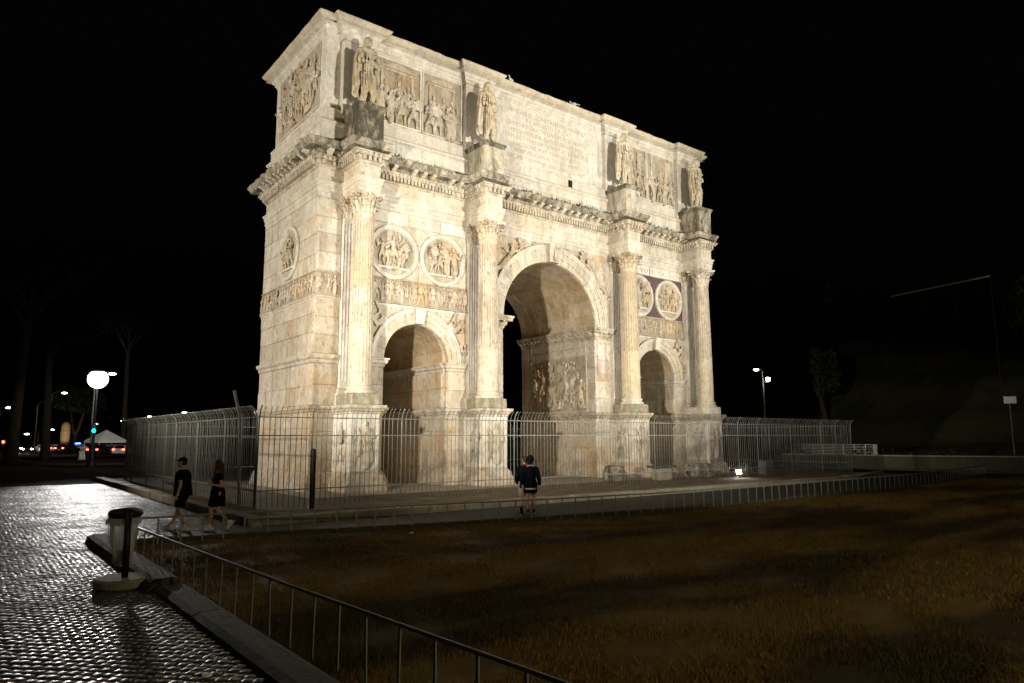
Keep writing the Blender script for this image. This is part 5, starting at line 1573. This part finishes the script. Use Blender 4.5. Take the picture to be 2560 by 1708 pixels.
LL = {161: 'slender lit street lamp directly above the ruined pillar', 119: 'slender lit street lamp beside the tall pine trunk, above the queueing cars', 22: 'lit street lamp seen above the red traffic signal', 281: 'small lit street lamp close beside the dazzling globe lamp',
      374: 'small lit lamp just over the top of the side fence, farther from the arch', 461: 'small lit lamp just over the top of the side fence, nearer the arch', 306: 'distant lit street lamp at the end of the side fence, above the white car', 241: 'distant lit street lamp above the gazebo roof',
      67: 'distant lit street lamp above the dazzling headlights', 113: 'distant lit street lamp above the white car with one red tail light', 131: 'distant lit street lamp above the silver car'}
for u_, v_ in ((161, 982), (119, 1007), (22, 1019), (281, 934), (374, 1041), (461, 1031), (306, 1052), (241, 1060)):
    d = fw + rt * ((u_ - 1280) / FPX) - up * ((v_ - 854) / FPX); t = (8 - CAM.z) / d.z
    P = CAM + d * t
    sl = street_lamp(LL[u_], P, R(170) if u_ < 300 else R(-20), M['lamp_white'] if t < 130 else M['lamp_far'], big=1.0 if t < 100 else 1.6, group=GL)
    if t < 100:
        spot(sl, P - Vector((0, 0, .3)), P + Vector((6, 34, -9)), 4000, 60, .6, .3, (1, .95, .88))
for u_, v_, dd in ((67, 1085, 150), (113, 1076, 170), (131, 1074, 175)):
    P = pix(u_, v_, dd)
    street_lamp(LL[u_], P, R(170), M['lamp_far'], big=1.4, group=GL)
# lamp pole on the right, two heads
rp = pix(1907, 940, 60)
rl = tag(empty('street_lamp', (rp.x, rp.y, G)), 'tall two-headed lamp pole beyond the far end of the fence', 'street lamp')
hp_ = pix(1905, 925, 60).z - G
obj('pole', MB().lathe([(.12, 0), (.1, 4.2), (.07, 4.25), (.05, hp_)], 10), M['iron'], rl, smooth=True)
rx = Vector((rt.x, rt.y, 0)).normalized()
obj('arm', MB().path([Vector((0, 0, hp_ - .1)), rx * -.2 + Vector((0, 0, hp_ + .05)), rx * -.5 + Vector((0, 0, hp_ + .05))], .035, 6), M['iron'], rl)
obj('luminaire', MB().ell(rx * -.55 + Vector((0, 0, hp_ + .02)), (.26, .2, .09), 12), M['lamp_white'], rl, smooth=True)
obj('arm', MB().tube(Vector((0, 0, hp_ - 1.05)), rx * .5 + Vector((0, 0, hp_ - 1.05)), .03), M['iron'], rl)
obj('spot_head', MB().bbox(-.14, .14, -.14, .14, -.14, .14, .03), M['lamp_white'], rl, rx * .42 + Vector((0, 0, hp_ - .78)))
spot(rl, rp + Vector((0, 0, 0)) + rx * .42 + Vector((0, 0, -.3)), rp + Vector((3, -14, -14)), 2200, 80, .6, .2, (1, .9, .75))
# unseen lamp added behind the viewer to brighten the lawn and the kerb
pl_ = tag(empty('added_lawn_lamp', (-15.0, -36.0, G)), 'added lamp out of view behind the viewer, lighting the lawn', 'street lamp')
obj('pole', MB().lathe([(.1, 0), (.1, .4), (.06, .45), (.05, 6)], 10), M['iron_dark'], pl_, smooth=True)
obj('luminaire', MB().lathe([(.05, 6), (.22, 6.1), (.26, 6.35), (.2, 6.5), (.0001, 6.55)], 16), M['lamp_far'], pl_, smooth=True)
point(pl_, (0, 0, 5.7), P_LAWN, .35, (1, .84, .52))

# ================================================================== FAR ROAD, LEFT
def car(label, loc, rz, paint, rear=True, front=False, van=0):
    root = tag(empty('car', loc, rz), label, 'car', 'cars queueing on the far road')
    prof = [(-2.1, .35), (-2.15, .75), (-2.02, .98), (-1.75, 1.02), (-1.3, 1.44), (-.2, 1.5), (.55, 1.42), (1.15, 1.0), (2.0, .84), (2.12, .6), (2.08, .35)]
    if van: prof = [(-2.1, .35), (-2.12, 1.0), (-2.05, 1.75), (-1.7, 1.9), (.8, 1.88), (1.4, 1.1), (2.05, .95), (2.1, .35)]
    mb = MB(); rings = []
    for y, s, zs in ((-.84, .97, .98), (-.76, 1, 1.0), (.76, 1, 1.0), (.84, .97, .98)):
        rings.append([(x * s, y if z < 1.05 else y * .86, .35 + (z - .35) * zs) for x, z in prof])
    mb.rings(rings)
    bd = obj('bodywork', mb, paint, root)
    gl = MB()
    for s in (-1, 1):
        gl.add([(-1.5, s * .80, 1.05), (1.0, s * .80, 1.03), (.5, s * .725, 1.36), (-1.22, s * .725, 1.38)], [(0, 1, 2, 3)])
    obj('side_windows', gl, M['glass_dark'], root)
    obj('rear_window', MB().add([(-1.80, -.62, 1.04), (-1.80, .62, 1.04), (-1.37, .56, 1.42), (-1.37, -.56, 1.42)] if not van else [(-2.12, -.62, 1.1), (-2.12, .62, 1.1), (-2.07, .6, 1.7), (-2.07, -.6, 1.7)], [(0, 1, 2, 3)]), M['glass_dark'], root)
    obj('windscreen', MB().add([(1.22, -.66, 1.0), (1.22, .66, 1.0), (.62, .58, 1.42), (.62, -.58, 1.42)], [(0, 1, 2, 3)]), M['glass_dark'], root)
    wm = MB().lathe([(.2, -.1), (.31, -.1), (.33, -.06), (.33, .06), (.31, .1), (.2, .1)], 16); wm.v = [(x, z, y) for x, y, z in wm.v]; wm = wm.mesh('wheel')
    for x in (-1.3, 1.3):
        for y in (-.76, .76):
            w = obj('wheel', wm, M['rubber'], root, (x, y, .33))
    for s in (-1, 1):
        obj('tail_light', MB().bbox(-2.2, -2.05, s * .62 - .13, s * .62 + .13, .78, .95, .02), M['tail'] if rear else M['cloth_orange'], root)
        obj('head_light', MB().bbox(1.98, 2.13, s * .6 - .14, s * .6 + .14, .62, .78, .02), M['head'] if front else M['white'], root)
    obj('number_plate', MB().bbox(-2.19, -2.14, -.26, .26, .55, .66, .005), M['white'], root)
    return root
PW = plain('car_white', (.62, .62, .6), .25, 0, .6, .05); PD = plain('car_dark', (.03, .03, .035), .25, 0, .6, .05); PS = plain('car_silver', (.35, .35, .36), .3, .4, .6, .05)
def cz(u_, v_):
    return pixz(u_, v_, G)
away = R(95)
car('white car queueing nearest the tall fence with red tail lights', cz(303, 1139), R(70), PW)
car('dark car with red tail lights beside the white gazebo', cz(278, 1138), R(120), PS)
car('dark car with red tail lights behind the dark post', cz(246, 1139), R(60), PD)
car('white car with one red tail light left of the lit pillar', cz(112, 1133), R(120), PW)
car('silver car queueing in front of the lit pillar', cz(140, 1133), R(130), PS)
car('dark car queueing just right of the lit pillar', cz(168, 1133), R(50), PD)
pc = car('white police car with blue beacon', cz(193, 1132), R(20), PW)
obj('beacon', MB().bbox(-.2, .2, -.5, .5, 1.5, 1.66, .03), M['blue'], pc)
obj('beacon', MB().ell((.0, 0, 1.95), (.3, .5, .3), 10), M['blue'], pc) if False else None
car('dark car with dazzling headlights facing the road', cz(68, 1133), R(-95), PD, False, True)
car('dark car with small headlights behind the dazzling one', cz(42, 1130), R(-95), PD, False, True)
# gazebo
tz = cz(262, 1136)
tent = tag(empty('gazebo', tz, R(20)), 'white pyramid-roofed gazebo beside the queueing cars', 'gazebo')
M['canvas'] = plain('canvas', (.62, .6, .55), .9, 0, .1, .08)
tm = MB(); r0 = 2.1
tm.add([(-r0, -r0, 2.1), (r0, -r0, 2.1), (r0, r0, 2.1), (-r0, r0, 2.1), (0, 0, 3.7), (-r0, -r0, 1.75), (r0, -r0, 1.75), (r0, r0, 1.75), (-r0, r0, 1.75)], [(0, 1, 4), (1, 2, 4), (2, 3, 4), (3, 0, 4), (5, 6, 1, 0), (6, 7, 2, 1), (7, 8, 3, 2), (8, 5, 0, 3)])
obj('canopy', tm, M['canvas'], tent)
for x in (-1, 1):
    for y in (-1, 1): obj('leg', MB().tube((x * r0 * .97, y * r0 * .97, 0), (x * r0 * .97, y * r0 * .97, 2.0), .04), M['white'], tent)
# lit brick pillar (ruin)
pz = cz(160, 1128)
pil = tag(empty('ruined_pillar', pz, R(15)), 'floodlit ruined masonry pillar with rounded top on the far side of the road', 'ruin')
M['ruin'] = stone('ruin_brick', (.42, .31, .2), stain=.6)
hpz = (1128 - 1056) / FPX * (pz - CAM).dot(fw); wpz = 20 / FPX * (pz - CAM).dot(fw)
pm = MB(); rr = []
for t, s in ((0, 1.05), (.3, 1.0), (.62, .95), (.63, 1.04), (.68, 1.04), (.69, .92), (.86, .9), (.95, .72), (1, .4)):
    rr.append([(wpz / 2 * s * math.cos(a) * 1.1, wpz / 2 * s * math.sin(a), hpz * t) for a in np.linspace(0, 2 * math.pi, 13)[:-1]])
obj('shaft', pm.rings(rr), M['ruin'], pil)
pf = tag(empty('uplight', pz + (CAM - pz).normalized() * 7 + Vector((0, 0, .0))), 'small uplight at the foot of the ruined pillar', 'floodlight'); pf.location.z = G
flood_head(pf, (0, 0, .2), pz + Vector((0, 0, hpz * .7)) - pf.location, .4, .3, M['flood_lens'])
spot(pf, pf.location + Vector((0, 0, .55)), pz + Vector((0, 0, hpz * .75)), 1500, 38, .5, .2, (1, .8, .45))
# post with notices, dark signal pole, signals
po = cz(230, 1165)
sg = tag(empty('signal_post', cz(227, 1168)), 'dark signal post with a green light at the foot of the street lamp', 'traffic signal')
obj('post', MB().lathe([(.3, 0), (.3, .5), (.2, .6), (.2, 1.9), (.07, 2.0), (.07, 3.1)], 12), M['black'], sg)
obj('housing', MB().bbox(-.17, .17, -.14, .14, 2.75, 3.55, .03), M['black'], sg)
obj('green_light', MB().ell((0, -.16, 2.98), (.14, .06, .14), 12), M['cyan'], sg)
ab_ = tag(empty('sign_board', cz(207, 1150), R(30)), 'small white leaning board beside the dark signal post', 'sign')
obj('board', MB().bbox(-.32, .32, -.02, .02, .05, 1.0, .01), M['white'], ab_, (0, 0, 0), (R(-14), 0, 0)); obj('prop', MB().bbox(-.3, .3, -.015, .015, 0, .95, .008), M['white'], ab_, (0, .35, 0), (R(14), 0, 0))
rs_ = pix(8, 1105, 95)
sg2 = tag(empty('signal_post', (rs_.x, rs_.y, G)), 'traffic signal showing red at the end of the far road', 'traffic signal')
obj('post', MB().tube((0, 0, 0), (0, 0, rs_.z - G), .07), M['black'], sg2); obj('housing', MB().bbox(-.2, .2, -.1, .2, rs_.z - G - .75, rs_.z - G + .3, .04), M['black'], sg2)
obj('red_light', MB().ell((0, -.14, rs_.z - G), (.19, .08, .19), 12), M['red_signal'], sg2)

# ================================================================== TREES
def leaf_cloud(mb, c, rad, n, s, rg, flat=1.0):
    for k in range(n):
        while True:
            p = Vector((rg.uniform(-1, 1), rg.uniform(-1, 1), rg.uniform(-1, 1)))
            if .35 < p.length < 1: break
        q = Vector(c) + Vector((p.x * rad[0], p.y * rad[1], p.z * rad[2]))
        a = Vector((rg.uniform(-1, 1), rg.uniform(-1, 1), rg.uniform(-1, 1))).normalized(); b = a.cross(Vector((rg.uniform(-1, 1), rg.uniform(-1, 1), rg.uniform(-1, 1)))).normalized()
        t = s * rg.uniform(.6, 1.4)
        mb.add([tuple(q - a * t), tuple(q + b * t * .5), tuple(q + a * t), tuple(q - b * t * .5)], [(0, 1, 2, 3)])
def tree(name, label, base, h, crown_r, crown_h, seed, mat, trunk_r=.35, n=1500, lobes=9, leaf=.3, group=None, fork=False):
    rg = random.Random(seed)
    root = tag(empty(name, base), label, 'tree', group)
    mb = MB(); z1 = h - crown_h
    bend = Vector((rg.uniform(-.6, .6), rg.uniform(-.6, .6), 0))
    mb.path([(0, 0, -.3), (bend.x * .3, bend.y * .3, z1 * .4), (bend.x, bend.y, z1), (bend.x * 1.2, bend.y * 1.2, z1 + crown_h * .5)], [trunk_r * 1.25, trunk_r, trunk_r * .75, trunk_r * .3], 9)
    tips = []
    for k in range(lobes):
        a = 2 * math.pi * k / lobes + rg.uniform(-.3, .3); r_ = crown_r * rg.uniform(.35, .75); z = z1 + crown_h * rg.uniform(.25, .8)
        t = Vector((bend.x + math.cos(a) * r_, bend.y + math.sin(a) * r_, z)); tips.append(t)
        mb.path([(bend.x * .9, bend.y * .9, z1 * rg.uniform(.85, 1.0)), tuple(Vector((bend.x, bend.y, z1)).lerp(t, .5) + Vector((0, 0, -.2))), tuple(t)], [trunk_r * .4, trunk_r * .28, trunk_r * .1], 6)
    obj('trunk', mb, M['bark'], root, smooth=True)
    cr = MB()
    for t in tips + [Vector((bend.x, bend.y, z1 + crown_h * .75))]:
        rr = crown_r * rg.uniform(.3, .5)
        leaf_cloud(cr, t, (rr, rr, crown_h * rg.uniform(.2, .34)), n // (lobes + 1), leaf, rg)
    obj('crown', cr, mat, root)
    return root
tree('pine_tree', 'tall dark pine whose trunk rises beside the street lamps', cz(112, 1146), 19, 6.5, 5, 1, M['leaf_dark'], .45, 2600, 11, .35)
tree('pine_tree', 'tall dark pine at the edge of the road, beyond the red signal', cz(24, 1158), 21, 7, 5.5, 2, M['leaf_dark'], .5, 2600, 11, .35)
tree('pine_tree', 'dark pine behind the gazebo and queueing cars', cz(306, 1128), 27, 7, 5, 3, M['leaf_dark'], .45, 2200, 11, .4)
vt = cz(184, 1127)
ft = tag(empty('forked_tree', vt), 'tree with a forked pale trunk lit from below next to the ruined pillar', 'tree')
k_ = (vt - CAM).dot(fw) / FPX
obj('trunk', MB().path([(0, 0, -.2), (.1, 0, 20 * k_), (0, 0, 38 * k_)], [.45, .4, .35], 8), M['bark'], ft)
obj('limb', MB().path([(0, 0, 36 * k_), (.5, 0, 52 * k_), (1.6, 0, 110 * k_)], [.32, .27, .15], 8), M['bark'], ft); obj('limb', MB().path([(0, 0, 36 * k_), (-.4, 0, 52 * k_), (-1.2, 0, 110 * k_)], [.32, .27, .15], 8), M['bark'], ft)
cr = MB(); leaf_cloud(cr, (.2, 0, 125 * k_), (5, 5, 2.6), 1500, .4, random.Random(6)); leaf_cloud(cr, (2.5, 1, 118 * k_), (3, 3, 2), 700, .4, random.Random(7)); obj('crown', cr, M['leaf_dark'], ft)

# ================================================================== RIGHT: LOW WALL, BARRIER, HILL
W0 = [(28.0, 4.0), (28.6, -2), (29.3, -5.4), (31.2, -9.7), (36, -20), (44, -36)]
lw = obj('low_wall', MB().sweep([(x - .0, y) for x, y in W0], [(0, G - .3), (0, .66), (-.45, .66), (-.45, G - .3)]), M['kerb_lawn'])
tag(lw, 'long low boundary wall with pale coping at the foot of the hill', 'wall')
cpg = obj('coping', MB().sweep(W0, [(.05, .66), (.05, .74), (-.5, .74), (-.5, .66)]), M['kerb'], lw)
q0 = pix(2192, 1112, 58); q1 = pix(1985, 1118, 66)
bar = tag(empty('slatted_barrier', (q0.x, q0.y, pix(2192, 1141, 58).z)), 'pale slatted site barrier standing above the low wall', 'barrier')
dv = Vector((q1.x - q0.x, q1.y - q0.y, 0)); Lb = dv.length; dv.normalize(); hb_ = q0.z - pix(2192, 1141, 58).z
def bpt(x, z): return (dv.x * x, dv.y * x, z)
for k in range(8):
    z = hb_ * k / 7
    obj('slat', MB().tube(bpt(0, z), bpt(Lb, z), .025, .025, 5), M['white'], bar)
for k in range(9):
    x = Lb * k / 8
    obj('upright', MB().tube(bpt(x, -.9), bpt(x, hb_ + .02), .04, .04, 6), M['white'], bar)
obj('end_board', MB().box(0, .35, -.03, .03, 0, hb_).mesh('end_board'), M['white'], bar, (0, 0, 0), (0, 0, math.atan2(dv.y, dv.x)))
def hill():
    mb = MB(); nx, ny = 40, 50; v = []
    for j in range(ny):
        for i in range(nx):
            t = i / (nx - 1); s = j / (ny - 1)
            x = 29.2 + 110 * t + 12 * max(0, (.45 - s)) * 2; y = -60 + 190 * s
            rise = 1 / (1 + math.exp(-(t * 110 - 26) / 7)) * 16 + t * 8
            z = G - .32 + rise * (0.6 + .4 * math.sin(y * .03)) + .5 * math.sin(x * .5 + y * .3) * min(1, t * 6)
            v.append((x, y, z))
    f = [(j * nx + i, j * nx + i + 1, j * nx + nx + i + 1, j * nx + nx + i) for j in range(ny - 1) for i in range(nx - 1)]
    return mb.add(v, f), v
hmb, hv = hill()
M['hill'] = lawn_mat('hill_scrub', (.05, .045, .02), (.07, .06, .03), (.03, .035, .016))
ho = tag(obj('hill', hmb, M['hill'], smooth=True), kind='structure')
hva = np.array(hv)
def hz(x, y):
    return float(hva[np.argmin((hva[:, 0] - x) ** 2 + (hva[:, 1] - y) ** 2), 2])
rg = random.Random(21)
HL = ['dark evergreen on the hillside just above the far fence corner', 'tall dark evergreen behind the terrace handrail', 'dark evergreen on the slope beyond the terrace handrail', 'dark evergreen beside the hillside sign', 'low dark evergreen behind the slatted barrier']
for k, (x, y, h) in enumerate(((50, 12, 8), (62, 22, 14), (84, 2, 12), (78, -14, 13), (46, 22, 8))):
    names = ['tall dark evergreen on the hillside', 'broad dark evergreen on the hillside']
    tree('hillside_tree', HL[k], (x, y, hz(x, y) - .3), h, h * .32, h * .62, 40 + k, M['leaf_olive'], .3, 1300, 9, .35, 'trees on the dark hillside')
for k in range(16):   # scrub behind the wall
    x = 31.5 + rg.uniform(0, 8); y = -22 + 2.6 * k + rg.uniform(-1, 1)
    sh = tag(empty('shrub', (x, y, hz(x, y) - .1)), 'low scrubby bush behind the low boundary wall', 'shrub', 'bushes behind the low wall')
    mb = MB(); r_ = rg.uniform(.7, 1.3); leaf_cloud(mb, (0, 0, r_ * .55), (r_, r_, r_ * .7), 260, .13, rg); obj('foliage', mb, M['leaf_olive'], sh)
    obj('stems', MB().path([(0, 0, -.1), (.1, 0, r_ * .6)], [.05, .02], 5), M['bark'], sh)
# handrail of a terrace high on the slope
t0 = pix(2230, 741, 92); t1 = pix(2476, 690, 78)
zt_ = min(t0.z, t1.z)
tw = tag(empty('terrace_railing', (t0.x, t0.y, hz(t0.x, t0.y))), 'faint pale handrail running along a terrace high on the dark hillside', 'railing')
obj('handrail', MB().tube((0, 0, t0.z - hz(t0.x, t0.y)), (t1.x - t0.x, t1.y - t0.y, t1.z - hz(t0.x, t0.y)), .10, .10, 6), M['kerb'], tw)
for k in range(4):
    q = t0.lerp(t1, k / 3); zb_ = hz(t0.x, t0.y)
    obj('upright', MB().tube((q.x - t0.x, q.y - t0.y, hz(q.x, q.y) - zb_ - .3), (q.x - t0.x, q.y - t0.y, q.z - zb_), .035, .035, 6), M['black'], tw)
s0 = pix(2525, 1000, 55)
sgn = tag(empty('hillside_sign', (s0.x, s0.y, hz(s0.x, s0.y))), 'small pale rectangular sign on a post on the hillside', 'sign')
zz_ = s0.z - hz(s0.x, s0.y)
obj('panel', MB().bbox(-.42, .42, -.03, .03, zz_ - .27, zz_ + .27, .01), M['white'], sgn, (0, 0, 0), (0, 0, -yaw - R(20)))
obj('post', MB().tube((0, .05, -.3), (0, .05, zz_ + .2), .04), M['iron_dark'], sgn)
# two birds roosting on the attic
def bird_mesh():
    mb = MB(); mb.ell((0, 0, .12), (.16, .08, .09)); mb.caps((.1, 0, .17), (.15, 0, .25), .045, .04); mb.ell((.16, 0, .27), (.045, .04, .042)); mb.caps((.19, 0, .265), (.235, 0, .255), .014, .006)
    mb.caps((-.12, 0, .12), (-.3, 0, .07), .05, .025, 8, (1, .6)); mb.caps((.02, .03, .06), (.02, .03, .0), .012, .01, 6); mb.caps((.02, -.03, .06), (.02, -.03, .0), .012, .01, 6)
    return blob(mb, .014, 1)
BM = bird_mesh(); BM.materials.append(plain('gull_feathers', (.5, .48, .44), .8))
for x, l_ in ((-2.9, 'small pale bird on the attic cornice near the statue left of the inscription' if False else 'small pale bird on the attic cornice above the first words of the inscription'), (1.6, 'small pale bird on the attic cornice above the little attic window')):
    b = obj('roosting_bird', BM, None, None, (x, -.3, 20.77), (0, 0, R(rnd.uniform(0, 360))), (1.2, 1.2, 1.2)); tag(b, l_, 'bird', 'birds on the attic')
